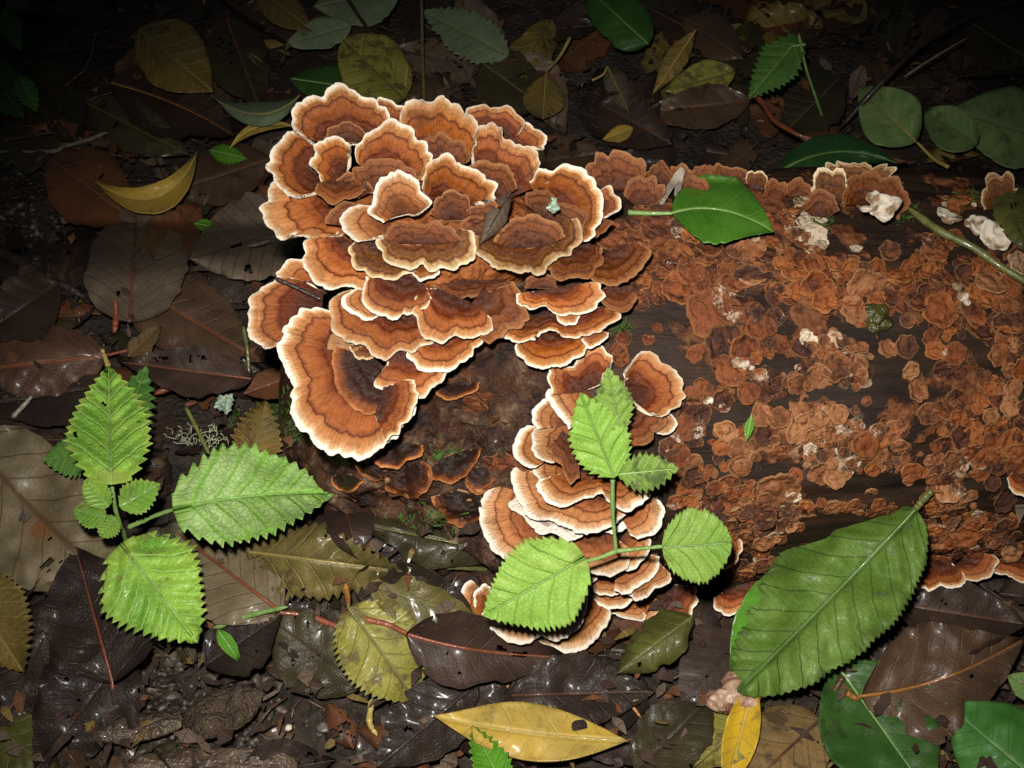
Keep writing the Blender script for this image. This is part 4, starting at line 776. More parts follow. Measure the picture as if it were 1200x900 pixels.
# ------------------------------------------------------------------ leaves
G1 = (0.10, 0.26, 0.035); G2 = (0.15, 0.33, 0.06); GV_ = (0.26, 0.44, 0.13)
LM = {
 'nettle': leaf_mat('nettle_leaf', (0.115, 0.285, 0.020), (0.255, 0.45, 0.045), (0.34, 0.52, 0.14), 6, 0.85, 0.09, (0.14, 0.12, 0.02), 0.5, 0.42, 0.3, 0.8, 150, 0.45, 0.0011, 40.0, (0.36, 0.42, 0.07), 0.7),
 'nettle_pale': leaf_mat('pale_nettle_leaf', (0.29, 0.46, 0.12), (0.38, 0.53, 0.20), (0.17, 0.41, 0.03), 6, 0.85, 0.13, None, 0, 0.45, 0.1, 1.0, 150, 0.75, 0.0011, 40.0, (0.22, 0.42, 0.05), 0.5),
 'nettle_flat': leaf_mat('flat_nettle_leaf', (0.18, 0.32, 0.042), (0.235, 0.375, 0.062), (0.12, 0.24, 0.025), 5, 0.85, 0.09, (0.09, 0.10, 0.03), 0.15, 0.5, 0.05, 0.7, 130, 0.55, 0.0008, 40.0, (0.13, 0.17, 0.03), 0.45),
 'nettle_spot': leaf_mat('mottled_nettle_leaf', (0.16, 0.27, 0.035), (0.22, 0.32, 0.06), (0.12, 0.22, 0.03), 5, 0.85, 0.08, (0.028, 0.038, 0.010), 1.0, 0.5, 0.05, 0.7, 150, 0.5, 0.0008),
 'nettle_dark': leaf_mat('dark_nettle_leaf', (0.05, 0.14, 0.022), (0.085, 0.19, 0.03), (0.10, 0.2, 0.04), 5, 0.8, 0.09, (0.05, 0.05, 0.015), 0.4, 0.45, 0.1, 0.8),
 'green_big': leaf_mat('large_green_leaf', (0.075, 0.142, 0.015), (0.110, 0.188, 0.030), (0.028, 0.062, 0.012), 10, 0.72, 0.05, (0.06, 0.082, 0.042), 0.45, 0.52, 0.10, 0.4, 190, 0.5, 0.0010, 40.0, (0.07, 0.10, 0.02), 0.5),
 'green_gloss': leaf_mat('glossy_green_leaf', (0.045, 0.155, 0.010), (0.070, 0.205, 0.016), (0.16, 0.29, 0.05), 8, 0.62, 0.06, None, 0, 0.30, 0.5, 0.3, 100, 0.6, 0.0007),
 'green_bright': leaf_mat('bright_green_leaf', (0.075, 0.24, 0.010), (0.10, 0.28, 0.018), (0.16, 0.34, 0.05), 7, 0.7, 0.08, (0.03, 0.06, 0.01), 0.25, 0.35, 0.4, 0.5),
 'green_deep': leaf_mat('deep_green_leaf', (0.022, 0.068, 0.008), (0.034, 0.092, 0.014), (0.05, 0.12, 0.03), 8, 0.7, 0.05, (0.02, 0.025, 0.012), 0.4, 0.38, 0.3, 0.3),
 'green_blue': leaf_mat('bluish_green_leaf', (0.034, 0.125, 0.017), (0.052, 0.16, 0.026), (0.06, 0.16, 0.05), 7, 0.7, 0.05, (0.015, 0.04, 0.012), 0.35, 0.40, 0.2, 0.3, 130),
 'ivy': leaf_mat('ivy_leaf', (0.010, 0.045, 0.010), (0.018, 0.062, 0.014), (0.04, 0.09, 0.03), 5, 0.8, 0.05, None, 0, 0.22, 0.6, 0.2),
 'pale_green': leaf_mat('pale_green_leaf', (0.12, 0.20, 0.055), (0.17, 0.25, 0.085), (0.14, 0.21, 0.07), 7, 0.7, 0.06, (0.07, 0.06, 0.03), 0.55, 0.55, 0.05, 0.4, 60),
 'grey_green': leaf_mat('grey_green_leaf', (0.115, 0.155, 0.075), (0.15, 0.19, 0.10), (0.19, 0.22, 0.12), 7, 0.7, 0.07, (0.05, 0.05, 0.03), 0.35, 0.45, 0.2, 0.4, 70),
 'olive': leaf_mat('olive_leaf', (0.080, 0.068, 0.016), (0.13, 0.10, 0.028), (0.21, 0.17, 0.075), 8, 0.75, 0.07, (0.04, 0.022, 0.01), 0.45, 0.30, 0.55, 0.5, 90),
 'olive_yellow': leaf_mat('yellow_olive_leaf', (0.20, 0.19, 0.030), (0.27, 0.25, 0.05), (0.16, 0.13, 0.03), 6, 0.75, 0.06, (0.075, 0.05, 0.025), 0.95, 0.42, 0.25, 0.6, 130),
 'moss_leaf': leaf_mat('mossy_leaf', (0.055, 0.055, 0.012), (0.10, 0.105, 0.022), (0.09, 0.08, 0.03), 6, 0.75, 0.06, (0.03, 0.022, 0.012), 0.6, 0.35, 0.4, 0.5, 110),
 'yellow': leaf_mat('yellow_leaf', (0.42, 0.27, 0.035), (0.34, 0.235, 0.045), (0.53, 0.38, 0.10), 9, 0.55, 0.06, (0.17, 0.115, 0.03), 0.45, 0.42, 0.25, 0.3, 110, 0.5),
 'yellow_bright': leaf_mat('bright_yellow_leaf', (0.48, 0.30, 0.012), (0.40, 0.26, 0.02), (0.5, 0.34, 0.05), 8, 0.6, 0.06, (0.14, 0.09, 0.02), 0.3, 0.42, 0.25, 0.3),
 'ochre': leaf_mat('ochre_leaf', (0.17, 0.105, 0.022), (0.115, 0.085, 0.022), (0.27, 0.19, 0.06), 7, 0.75, 0.08, (0.06, 0.03, 0.012), 0.5, 0.38, 0.4, 0.5, 80),
 'tan': leaf_mat('tan_leaf', (0.17, 0.105, 0.038), (0.12, 0.085, 0.032), (0.11, 0.055, 0.02), 6, 0.75, 0.05, (0.035, 0.022, 0.014), 0.8, 0.42, 0.25, 0.5, 100),
 'rust': leaf_mat('rust_leaf', (0.115, 0.042, 0.015), (0.075, 0.034, 0.015), (0.16, 0.06, 0.025), 7, 0.75, 0.06, (0.035, 0.015, 0.01), 0.4, 0.40, 0.3, 0.5, 80),
 'orange': leaf_mat('orange_brown_leaf', (0.20, 0.075, 0.016), (0.14, 0.055, 0.014), (0.12, 0.04, 0.01), 6, 0.75, 0.06, (0.06, 0.022, 0.01), 0.5, 0.40, 0.3, 0.5, 90),
 'brown': leaf_mat('brown_leaf', (0.058, 0.034, 0.019), (0.080, 0.047, 0.026), (0.115, 0.055, 0.026), 9, 0.7, 0.06, (0.025, 0.014, 0.01), 0.4, 0.36, 0.4, 0.45, 60),
 'brown_red': leaf_mat('red_veined_brown_leaf', (0.055, 0.031, 0.019), (0.075, 0.043, 0.024), (0.20, 0.07, 0.035), 9, 0.75, 0.05, (0.025, 0.014, 0.01), 0.3, 0.34, 0.45, 0.4, 60),
 'brown_grey': leaf_mat('grey_brown_leaf', (0.105, 0.074, 0.050), (0.15, 0.11, 0.074), (0.075, 0.036, 0.020), 8, 0.75, 0.05, (0.045, 0.022, 0.014), 0.35, 0.42, 0.3, 0.4, 50),
 'brown_olive': leaf_mat('olive_grey_leaf', (0.125, 0.096, 0.052), (0.17, 0.135, 0.078), (0.085, 0.05, 0.025), 8, 0.75, 0.05, (0.17, 0.052, 0.013), 0.45, 0.42, 0.3, 0.4, 45),
 'choc': leaf_mat('chocolate_leaf', (0.030, 0.017, 0.012), (0.042, 0.024, 0.016), (0.065, 0.034, 0.022), 10, 0.7, 0.06, (0.015, 0.009, 0.007), 0.3, 0.42, 0.3, 0.5, 60),
 'dark': leaf_mat('dark_wet_leaf', (0.022, 0.015, 0.012), (0.033, 0.022, 0.016), (0.045, 0.026, 0.018), 9, 0.7, 0.07, (0.011, 0.008, 0.007), 0.4, 0.36, 0.45, 0.6, 60, 0.7, 0.0012),
 'dark_olive': leaf_mat('dark_olive_leaf', (0.028, 0.024, 0.011), (0.045, 0.036, 0.016), (0.065, 0.045, 0.02), 8, 0.7, 0.06, (0.013, 0.010, 0.007), 0.4, 0.30, 0.5, 0.4, 60),
}
def stalk_mat(name, a, b): return simple_mat(name, a, b, 260.0, 0.38, 0.0004, 0.5, 0.2)
MS = {'green': stalk_mat('green_stalk', (0.13, 0.24, 0.05), (0.22, 0.33, 0.10)), 'olive': stalk_mat('olive_stalk', (0.07, 0.08, 0.02), (0.14, 0.14, 0.04)), 'red': stalk_mat('red_stalk', (0.13, 0.035, 0.016), (0.25, 0.065, 0.025)), 'orange': stalk_mat('orange_stalk', (0.22, 0.08, 0.018), (0.36, 0.16, 0.035)), 'brown': stalk_mat('brown_stalk', (0.06, 0.03, 0.016), (0.12, 0.06, 0.03)), 'dark': stalk_mat('dark_stalk', (0.02, 0.013, 0.01), (0.045, 0.028, 0.02)), 'yellow': stalk_mat('yellow_stalk', (0.30, 0.22, 0.05), (0.42, 0.32, 0.10)), 'grey': stalk_mat('grey_stalk', (0.16, 0.12, 0.085), (0.30, 0.25, 0.19))}
def place(mode):
    if mode == 'g': return lambda px, py, z: PZ(px, py, ZB(px, py) + np.asarray(z) * 1e-3)
    if mode == 'l': return lambda px, py, z: PD(px, py, LD(px, np.clip(py, 212, 690)) - np.asarray(z) * 1e-3)
    if isinstance(mode, (int, float)): return lambda px, py, z: PD(px, py, mode - np.asarray(z) * 1e-3 + 0 * np.asarray(px, float))
def prof(kind, v):
    v = np.clip(v, 0, 1)
    if kind == 'ovate': return np.where(v < 0.4, np.sin(np.pi / 2 * np.clip(v / 0.4, 0, 1)) ** 0.7, np.clip(np.cos(np.pi / 2 * np.clip((v - 0.4) / 0.6, 0, 1)), 0, 1) ** 0.95)
    if kind == 'ellip': return np.clip(np.sin(np.pi * v), 0, 1) ** 0.75
    if kind == 'lance': return np.clip(np.sin(np.pi * v ** 0.9), 0, 1) ** 1.15
    if kind == 'obov': return np.clip(np.sin(np.pi * v ** 1.35), 0, 1) ** 0.8
    if kind == 'heart': return np.where(v < 0.28, np.clip(v / 0.28, 0, 1) ** 0.36, np.clip(1 - (np.clip(v - 0.28, 0, 1) / 0.72) ** 1.7, 0, 1) ** 0.95) * 1.0
    if kind == 'round': return np.clip(np.sin(np.pi * v ** 0.9), 0, 1) ** 0.55
    return np.sin(np.pi * v)
LC = [0]
def leaf_parts(base, tip, hw, zb, zt, kind, serr=(0, 0), mid=None, roll=0.0, bend=0.0, fold=0.0, rag=0.1, crumple=1.3, nv=7, kv=0.7, quilt=0.5, mode='g', stalk=None, stalk_r=1.6, curl=0.0, res=1.0, offs=0.0, holes=0.0, half=0.0, wild=0.0):
    LC[0] += 1; sd = LC[0] * 29; pos = place(mode) if not callable(mode) else mode
    base = np.array(base, float); tip = np.array(tip, float)
    m = (base + tip) / 2 if mid is None else np.array(mid, float)
    if mid is not None: m = 2 * m - (base + tip) / 2
    ln = np.linalg.norm(tip - base) + 1e-6
    if wild:
        rw = np.random.RandomState(sd); bend += rw.uniform(-2, 5) * wild; fold += rw.uniform(-4, 6) * wild; roll += rw.uniform(-5, 5) * wild
    nr = int(np.clip(ln / 2.2, 26, 120) * res) if serr[0] == 0 else int(max(serr[0] * 7, 90) * res)
    ncol = 25 if hw > 26 else 17
    v = np.linspace(0, 1, nr); u = np.linspace(-1, 1, ncol)
    B = ((1 - v) ** 2)[:, None] * base + (2 * v * (1 - v))[:, None] * m + (v ** 2)[:, None] * tip
    Tn = np.gradient(B, axis=0); Tn /= np.linalg.norm(Tn, axis=1)[:, None]; Pn = np.stack([-Tn[:, 1], Tn[:, 0]], 1)
    W = prof(kind, v)
    tooth = np.zeros(nr)
    U, V = np.meshgrid(u, v)
    WL = np.broadcast_to(W[:, None], U.shape).copy()
    if serr[0]:
        for sgn in (-1, 1):
            fr = (v * serr[0] + 0.3 * sgn + 0.25 * n1(v * 9, sd + sgn)) % 1.0
            tth = (0.65 + 1.2 * (n1(v * 8, sd + 40 + sgn) + 0.3)) * (np.where(fr < 0.72, fr / 0.72, (1 - fr) / 0.28) - 0.5) * serr[1] * np.clip(W * 2.2, 0, 1)
            WL += np.where(np.sign(U) == sgn, (tth[:, None]) * np.abs(U) ** 2, 0)
    if rag:
        for sgn in (-1, 1):
            r_ = rag * (2.2 * np.clip(n1(v * 7 + 5, sd + 7 + sgn) - 0.12, 0, 1) + 0.5 * n1(v * 21, sd + 9 + sgn))
            WL *= np.where(np.sign(U) == sgn, 1 - r_[:, None] * np.abs(U), 1)
    WL *= 1 + (0.38 if holes else 0.2) * n1(V * 2.5 + np.sign(U) * 3.3, sd + 15)
    if half: WL *= np.where(U > 0, 1 - half, 1)
    WL = np.clip(WL, 0.0, 2) * (1 + 0.08 * np.sign(U) * n1(np.array([sd * 0.7]), sd)[0])
    lat = U * WL * hw
    back = 0.0
    if kind == 'heart': back = -0.13 * ln * np.abs(U) ** 1.6 * np.exp(-V * 7.0)
    if serr[0]: back = back + 0.0
    px = B[:, 0][:, None] + Pn[:, 0][:, None] * lat + Tn[:, 0][:, None] * back
    py = B[:, 1][:, None] + Pn[:, 1][:, None] * lat + Tn[:, 1][:, None] * back
    lmm = ln / 3.0
    x = lat / ln
    ph = (V - kv * np.abs(x) * (1.25 - 0.9 * np.abs(x))) * nv
    q = np.abs(np.sin(np.pi * (ph + 0.5))) ** 0.6   # 0 on the veins
    z = zb + (zt - zb) * V + bend * 4 * V * (1 - V) + fold * np.abs(U) ** 1.4 + roll * U + curl * np.clip(V - 0.6, 0, 1) ** 2 * 6.25
    z = z + quilt * (q - 0.6) * np.clip(np.abs(U) * 5, 0, 1) * (1 - np.abs(U) ** 6) + quilt * 0.5 * np.clip(np.abs(U) * 8, 0, 1)
    z = z + crumple * (lmm / 45.0) * (3.2 * vnoise(np.stack([px / 45, py / 45], -1), sd) + 1.5 * vnoise(np.stack([px / 17, py / 17], -1), sd + 1) * (0.3 + np.abs(U))) + offs
    P = pos(px, py, z)
    Pb = pos(px, py, z - 0.28)
    n = P.shape[0] * P.shape[1]; F1 = grid(nr, ncol); org = P[0, ncol // 2]
    e = np.concatenate([np.arange(ncol), np.arange(1, nr) * ncol + ncol - 1, ((nr - 1) * ncol + np.arange(ncol - 1))[::-1], (np.arange(1, nr - 1) * ncol)[::-1]])
    e2 = np.roll(e, -1); Fe = np.stack([e, e + n, e2 + n, e2], 1)
    uv = np.stack([x, V], -1).reshape(-1, 2)
    nn = np.cross(P[1, ncol // 2 + 1] - P[1, ncol // 2], P[3, ncol // 2] - P[1, ncol // 2]) @ (CC - org)
    if holes:
        cx_ = px.ravel()[F1].mean(1); cy_ = py.ravel()[F1].mean(1)
        keep = fbm(np.stack([cx_ / 15, cy_ / 15], -1), 3, sd + 31) < 0.62 - holes
        F1 = F1[keep]
    F1b = F1[:, ::-1] + n
    FF = np.concatenate([F1, F1b, Fe]) if not holes else np.concatenate([F1, F1b]); FF = FF if nn > 0 else FF[:, ::-1]
    ea = np.maximum(np.abs(U), np.abs(V * 2 - 1) ** 3).ravel()
    blade = (np.concatenate([P.reshape(-1, 3), Pb.reshape(-1, 3)]), FF, np.concatenate([uv, uv]), np.concatenate([ea, ea]))
    c = ncol // 2
    rr = 0.30e-3 * stalk_r * (1.0 - 0.85 * v)
    path = pos(px[:, c], py[:, c], z[:, c] + 0.05)[::max(1, nr // 26)]; rr = rr[::max(1, nr // 26)]
    if stalk:
        S = np.array([(s_[0], s_[1], s_[2] if len(s_) > 2 else zb) for s_ in stalk], float)
        S = np.concatenate([S[::-1], [[px[0, c], py[0, c], z[0, c]]]]); S = smooth_path(S, 12)[:-1]
        path = np.concatenate([pos(S[:, 0], S[:, 1], S[:, 2]), path]); rr = np.concatenate([np.linspace(1.5, 1.0, len(S)) * 0.36e-3 * stalk_r, rr])
    rib = tube_arrays(path, rr, 7)
    return blade, rib, org
def leaf(label, mat, rib, base, tip, hw, zb, zt, kind='ovate', group='leaves in the litter', name='leaf', cat='leaf', **k):
    if mat in ('dark', 'choc', 'brown', 'rust', 'dark_olive', 'brown_grey', 'brown_olive', 'moss_leaf', 'olive', 'tan', 'brown_red') and 'holes' not in k: k['holes'] = 0.07; k['rag'] = max(k.get('rag', 0.1), 0.28)
    if k.get('mode', 'g') == 'g' and 'wild' not in k: k['wild'] = min(1.0, hw / 40.0)
    if label is not None and k.get('mode', 'g') == 'g': k['offs'] = 4.5
    blade, r, org = leaf_parts(base, tip, hw, zb, zt, kind, **k)
    root = thing(name, label, cat, org, group)
    obj('blade', mesh('blade', blade[0] - org, blade[1], blade[2], edge=blade[3]), LM[mat], root)
    obj('midrib', mesh('midrib', r[0] - org, r[1], r[2]), MS[rib], root)
    return root
def plant_leaf(root, mat, rib, base, tip, hw, zb, zt, kind='heart', **k):
    blade, r, org = leaf_parts(base, tip, hw, zb, zt, kind, **k); o_ = np.array(root.location)
    b = obj('leaf', mesh('leaf', blade[0] - org, blade[1], blade[2], edge=blade[3]), LM[mat], root, org - o_)
    obj('midrib', mesh('midrib', r[0] - org, r[1], r[2]), MS[rib], b)
    return b
def stick(name, label, cat, pts, r0, r1, mat, mode='g', group=None, parent=None, wob=0.0, n=26, knots=0):
    P = smooth_path(np.array(pts, float), n)
    if wob: P[:, :2] += wob * np.stack([n1(np.arange(n) * 0.55, int(pts[0][0])), n1(np.arange(n) * 0.55, int(pts[0][1]) + 3)], 1)
    W_ = place(mode)(P[:, 0], P[:, 1], P[:, 2]); R = np.linspace(r0, r1, n) * 1e-3
    if knots: R = R * (1 + 0.35 * np.clip(n1(np.arange(n) * 0.7, int(pts[0][0]) + 9), 0, 1) * 2)
    R = R * (1 + 0.5 * n1(np.arange(n) * 0.8, int(pts[0][0]) + 5) + 0.25 * n1(np.arange(n) * 2.1, int(pts[0][1])))
    if parent is None: R = R * np.minimum(1, 0.35 + np.minimum(np.arange(n), np.arange(n)[::-1]) * 0.3)
    V, F, U = tube_arrays(W_, R, 9)
    if parent is not None:
        return obj(name, mesh(name, V - np.array(parent.location), F, U), mat, parent)
    o = obj(name, mesh(name, V - W_[0], F, U), mat, None, W_[0]); return tag(o, label, cat, group)
SER = (20, 0.14); FIN = (46, 0.07)

# --- lower left litter
leaf('large olive-grey leaf with orange blotches at the left edge', 'brown_olive', 'brown', (-45,510), (150,712), 78, 9, 7, 'ovate', rag=.25, fold=2, nv=8)
leaf('olive-grey leaf with rusty midrib and long red stalk below the nettle', 'brown_olive', 'red', (330,718), (205,622), 58, 10, 8, 'ovate', rag=.2, stalk=[(362,722,9),(404,738,10)], stalk_r=2.6)
leaf('dark wet crumpled leaf with upright reddish stalk, lower left', 'dark', 'red', (132,800), (88,640), 72, 8, 9, 'ovate', rag=.2, crumple=2.2, stalk=[(133,832,8)], stalk_r=2.4)
leaf('shiny dark leaf folded down at the bottom left', 'dark', 'dark', (150,760), (40,905), 62, 7, 6, 'ovate', crumple=2.6, fold=3)
leaf('very dark wrinkled leaf at the left edge below the ochre leaf', 'dark', 'dark', (70,700), (-10,880), 55, 5, 5, 'ovate', crumple=2.4)
leaf('ochre and olive toothed leaf cut by the left edge', 'ochre', 'ochre' if 'ochre' in MS else 'olive', (-50,668), (28,788), 48, 14, 10, 'ovate', serr=SER, quilt=.8)
leaf('olive bottom corner leaf at the lower left', 'moss_leaf', 'olive', (-20,840), (70,910), 40, 6, 6, 'ovate', rag=.2)
leaf('shiny olive toothed leaf right of the nettle, under the rosette', 'olive', 'yellow', (288,646), (474,670), 44, 13, 11, 'ovate', serr=(17,.18), quilt=1.0, crumple=1.6)
leaf('mottled yellow-olive leaf with dark blotches at the bottom', 'olive_yellow', 'olive', (408,712), (486,818), 50, 12, 8, 'round', serr=SER, stalk=[(408,690,14)], rag=.15)
leaf('wet dark olive leaf behind the mottled yellow-olive leaf', 'olive', 'olive', (430,684), (566,728), 36, 8, 8, 'ovate', rag=.3, crumple=1.6)
leaf('plain dark brown leaf with short red stalk below the stack', 'choc', 'red', (476,742), (668,770), 46, 15, 9, 'ovate', stalk=[(455,732,16),(428,726,17)], stalk_r=2.6, crumple=.7, quilt=.2, mid=(560,762))
leaf('yellow spear-shaped leaf lying at the bottom', 'yellow', 'yellow', (736,868), (506,838), 34, 13, 15, 'lance', mid=(615,858), quilt=.3, crumple=.7, bend=2, rag=0, wild=.3)
leaf('small bright green toothed leaf tip at the bottom edge', 'green_bright', 'green', (592,925), (553,850), 22, 16, 14, 'ovate', serr=(10,.26), fold=4)
leaf('dark wrinkled leaf above the yellow spear leaf', 'dark', 'brown', (590,815), (768,810), 46, 7, 7, 'ovate', crumple=2.4, rag=.2)
leaf('mossy curled leaf at the right foot of the lower stack', 'moss_leaf', 'olive', (812,722), (722,790), 30, 26, 14, 'ovate', fold=-9, crumple=2.2, rag=.35)
leaf('purple-brown speckled leaf left of the large green leaf', 'choc', 'dark', (872,742), (798,822), 46, 8, 7, 'ovate', quilt=.2)
leaf('large green leaf with grey blotches at the lower right', 'green_big', 'green', (1073,597), (864,810), 77, 54, 18, 'round', mid=(978,696), stalk=[(1084,585,57),(1092,575,57)], stalk_r=1.5, nv=10, kv=.72, quilt=1.5, crumple=1.3, serr=(40,.06), bend=3, rag=.15, fold=-4, roll=-5, wild=0.0)
leaf('bright green leaf half hidden behind the large green leaf', 'green_gloss', 'green', (915,665), (856,792), 26, 26, 12, 'ovate', quilt=.5)
leaf('bright yellow leaf strip at the bottom edge', 'yellow_bright', 'yellow', (884,798), (852,925), 20, 14, 12, 'ellip', fold=5, crumple=1.4)
leaf('yellow-green torn leaf left of the bright yellow strip', 'olive_yellow', 'olive', (885,836), (812,900), 34, 8, 8, 'ovate', rag=.3)
leaf('tan mottled leaf with brown stalk under the large green leaf', 'tan', 'brown', (962,842), (868,930), 58, 9, 8, 'round', stalk=[(975,815,12),(988,793,14)], stalk_r=2.4)
leaf('deep green leaf beside the tan mottled leaf at the bottom', 'green_deep', 'green', (980,778), (1095,940), 72, 8, 7, 'ovate', rag=.12)
leaf('bluish green pitted leaf in the lower right corner', 'green_blue', 'green', (1240,935), (1106,822), 58, 13, 13, 'ovate', bend=2)
leaf('brown leaf with orange midrib at the lower right', 'brown', 'orange', (1010,815), (1200,748), 64, 11, 9, 'ovate', stalk=[(1003,818,13),(992,812,14)], stalk_r=2.4, mid=(1105,795))
leaf('purplish brown leaf below the right front brackets', 'choc', 'brown', (1052,708), (1204,732), 46, 9, 8, 'ovate', rag=.25)
leaf('pale green scrap of leaf at the right edge', 'pale_green', 'olive', (1222,812), (1180,792), 18, 12, 12, 'ovate', rag=.3)
leaf('dark grey leaf between the red stalk and the mottled leaf', 'dark_olive', 'dark', (425,806), (300,716), 48, 6, 6, 'ovate')
leaf('dark leaf under the mottled yellow-olive leaf at the bottom', 'dark', 'dark', (560,800), (440,900), 46, 5, 5, 'ovate', crumple=1.8)
leaf('dark leaf right of the yellow spear leaf at the bottom edge', 'dark_olive', 'dark', (745,905), (838,812), 45, 5, 5, 'ovate')
leaf('silvery dark leaf tip just above the yellow spear leaf', 'dark', 'dark', (520,790), (610,842), 34, 5, 5, 'ovate', crumple=2)
# --- left and middle left
leaf('round grey-brown leaf with red veins left of the rosette', 'brown_grey', 'red', (152,378), (160,240), 60, 10, 9, 'round', fold=2)
leaf('dark red-brown leaf beside the round grey-brown leaf', 'rust', 'brown', (180,305), (236,240), 36, 11, 8, 'ovate', rag=.2)
leaf('rust-coloured leaf under the yellow crescent leaf', 'rust', 'brown', (56,184), (160,262), 44, 6, 7, 'ovate', rag=.25)
leaf('yellow crescent-shaped curled leaf at the upper left', 'yellow', 'yellow', (231,178), (107,209), 18, 22, 14, 'lance', mid=(180,232), wild=0, fold=5, quilt=.2, crumple=.8)
leaf('plain brown leaf between the crescent leaf and the rosette', 'brown', 'brown', (318,186), (190,228), 36, 8, 8, 'ovate')
leaf('thick grey-brown leaf with rolled edge against the rosette', 'brown_grey', 'brown', (352,262), (220,304), 50, 24, 20, 'ovate', fold=-7, crumple=1.4, stalk=[(380,256,28)])
leaf('brown leaf with long red midrib left of the rosette', 'brown', 'red', (142,326), (308,424), 46, 11, 9, 'ovate', stalk=[(128,318,12)], stalk_r=2.0)
leaf('chocolate brown finely veined leaf above the nettle', 'choc', 'red', (296,444), (140,424), 28, 13, 12, 'ovate', bend=2)
leaf('brown leaf with red ribs at the left edge above the nettle', 'brown_red', 'red', (126,416), (-45,436), 46, 10, 8, 'ovate', stalk=[(160,408,11),(196,398,12)], stalk_r=2.0)
leaf('dark brown leaf under the red-ribbed leaf at the left edge', 'dark', 'dark', (132,450), (-25,476), 40, 6, 6, 'ovate')
leaf('brown leaf corner at the left edge beside the dark twig', 'choc', 'brown', (70,330), (-25,395), 40, 6, 7, 'ovate', crumple=1.8)
leaf('orange-brown leaf under the horseshoe bracket', 'orange', 'brown', (425,590), (352,528), 26, 10, 12, 'ovate', rag=.2)
leaf('olive-tan toothed leaf tip growing out of the moss', 'ochre', 'olive', (296,536), (312,468), 30, 14, 20, 'heart', serr=(10,.24))
leaf('small rusty ruffled leaf left of the horseshoe bracket', 'rust', 'brown', (345,440), (285,462), 18, 14, 12, 'ovate', rag=.3)
leaf('dark mossy leaf lying under the old dark brackets', 'dark_olive', 'olive', (590,648), (415,612), 34, 16, 9, 'ovate', rag=.2, crumple=1.5)
leaf('brown leaf between the olive-grey leaf and the orange-brown leaf', 'choc', 'brown', (400,575), (420,655), 32, 6, 7, 'ovate')
leaf('wet black leaf under the tip of the lower nettle leaf', 'dark', 'dark', (240,780), (330,720), 34, 5, 6, 'ovate')
leaf('small green scrap beside the red stalk at the lower left', 'green_bright', 'green', (255,738), (282,776), 9, 14, 9, 'ovate')
leaf('tiny green leaf beside the thick grey-brown leaf', 'green_bright', 'green', (228,262), (252,266), 7, 15, 15, 'ellip')
leaf('tan scrap of leaf at the end of the red stalk above the nettle', 'tan', 'red', (150,418), (190,382), 14, 14, 13, 'ovate', rag=.3)
# --- upper left, behind
leaf('dark brown leaf with pale orange midrib at the upper left', 'choc', 'orange', (128,97), (275,160), 42, 10, 8, 'ovate', mid=(205,122), stalk_r=2.0)
leaf('olive-yellow spotted leaf at the upper left', 'ochre', 'olive', (162,34), (250,108), 40, 12, 14, 'ovate', bend=3)
leaf('dark greenish leaf under the brown leaf at the upper left', 'dark_olive', 'olive', (100,120), (222,182), 32, 5, 6, 'ovate')
leaf('brown-olive leaf with rusty midrib near the top', 'dark_olive', 'red', (264,18), (304,128), 38, 10, 8, 'ovate')
leaf('pale grey-green leaf scrap near the top, left of centre', 'grey_green', 'olive', (412,30), (334,52), 20, 14, 12, 'ovate', rag=.2)
leaf('ochre leaf at the top edge, left of centre', 'ochre', 'olive', (300,-14), (366,36), 22, 12, 12, 'ovate')
leaf('grey-green leaf at the top edge with a dark twig across', 'grey_green', 'olive', (470,-12), (366,8), 34, 14, 12, 'ovate', rag=.2)
leaf('folded grey-green leaf touching the top left of the rosette', 'grey_green', 'yellow', (352,111), (248,112), 15, 26, 20, 'lance', mid=(303,134), fold=-4)
leaf('narrow twisted yellow leaf beside the rosette top', 'yellow', 'yellow', (346,148), (268,176), 7, 22, 14, 'lance', mid=(300,150))
leaf('small green toothed scrap behind the rosette', 'green_bright', 'green', (246,176), (290,186), 11, 14, 12, 'ovate', serr=(14,.25))
leaf('olive green blotched leaf behind the rosette top', 'olive_yellow', 'olive', (474,116), (402,46), 40, 12, 14, 'round', rag=.1)
leaf('deep green leaf just behind the rosette top', 'green_deep', 'green', (340,92), (480,112), 24, 10, 9, 'ovate')
leaf('grey-green jagged leaf at the top centre', 'grey_green', 'olive', (596,66), (494,12), 28, 14, 12, 'ovate', rag=.35, serr=(16,.15))
leaf('olive-brown dim leaf behind the rosette, top centre', 'dark_olive', 'olive', (560,70), (640,128), 40, 8, 8, 'ovate')
leaf('olive leaf with long bent tan stalk, top centre', 'ochre', 'yellow', (640,84), (636,140), 26, 12, 14, 'obov', stalk=[(656,66,16),(668,44,20)], stalk_r=2.2)
leaf('deep green round leaf at the top edge right of centre', 'green_deep', 'green', (760,52), (690,-12), 32, 26, 26, 'round')
leaf('pale brown folded leaf right of the tan stalk', 'brown_grey', 'yellow', (712,78), (738,134), 15, 12, 14, 'ovate', fold=-5, stalk=[(706,88,14),(694,94,14)])
leaf('small mustard yellow leaf scrap behind the rosette right side', 'yellow', 'yellow', (742,150), (706,164), 10, 10, 10, 'ovate', rag=.2)
leaf('upright narrow ochre leaf near the top, right of centre', 'ochre', 'yellow', (816,34), (764,112), 13, 26, 12, 'lance')
leaf('yellow-green blotched leaf right of the upright ochre leaf', 'olive_yellow', 'olive', (862,84), (778,106), 22, 10, 12, 'ovate', rag=.2)
leaf('dull brown flat leaf behind the brown back brackets', 'brown', 'brown', (880,118), (752,132), 26, 8, 7, 'ovate')
leaf('pale green and tan leaf with curved stalk behind the log', 'pale_green', 'yellow', (1074,166), (1006,102), 36, 16, 14, 'ovate', stalk=[(1094,186,17),(1112,196,18)], stalk_r=2.4)
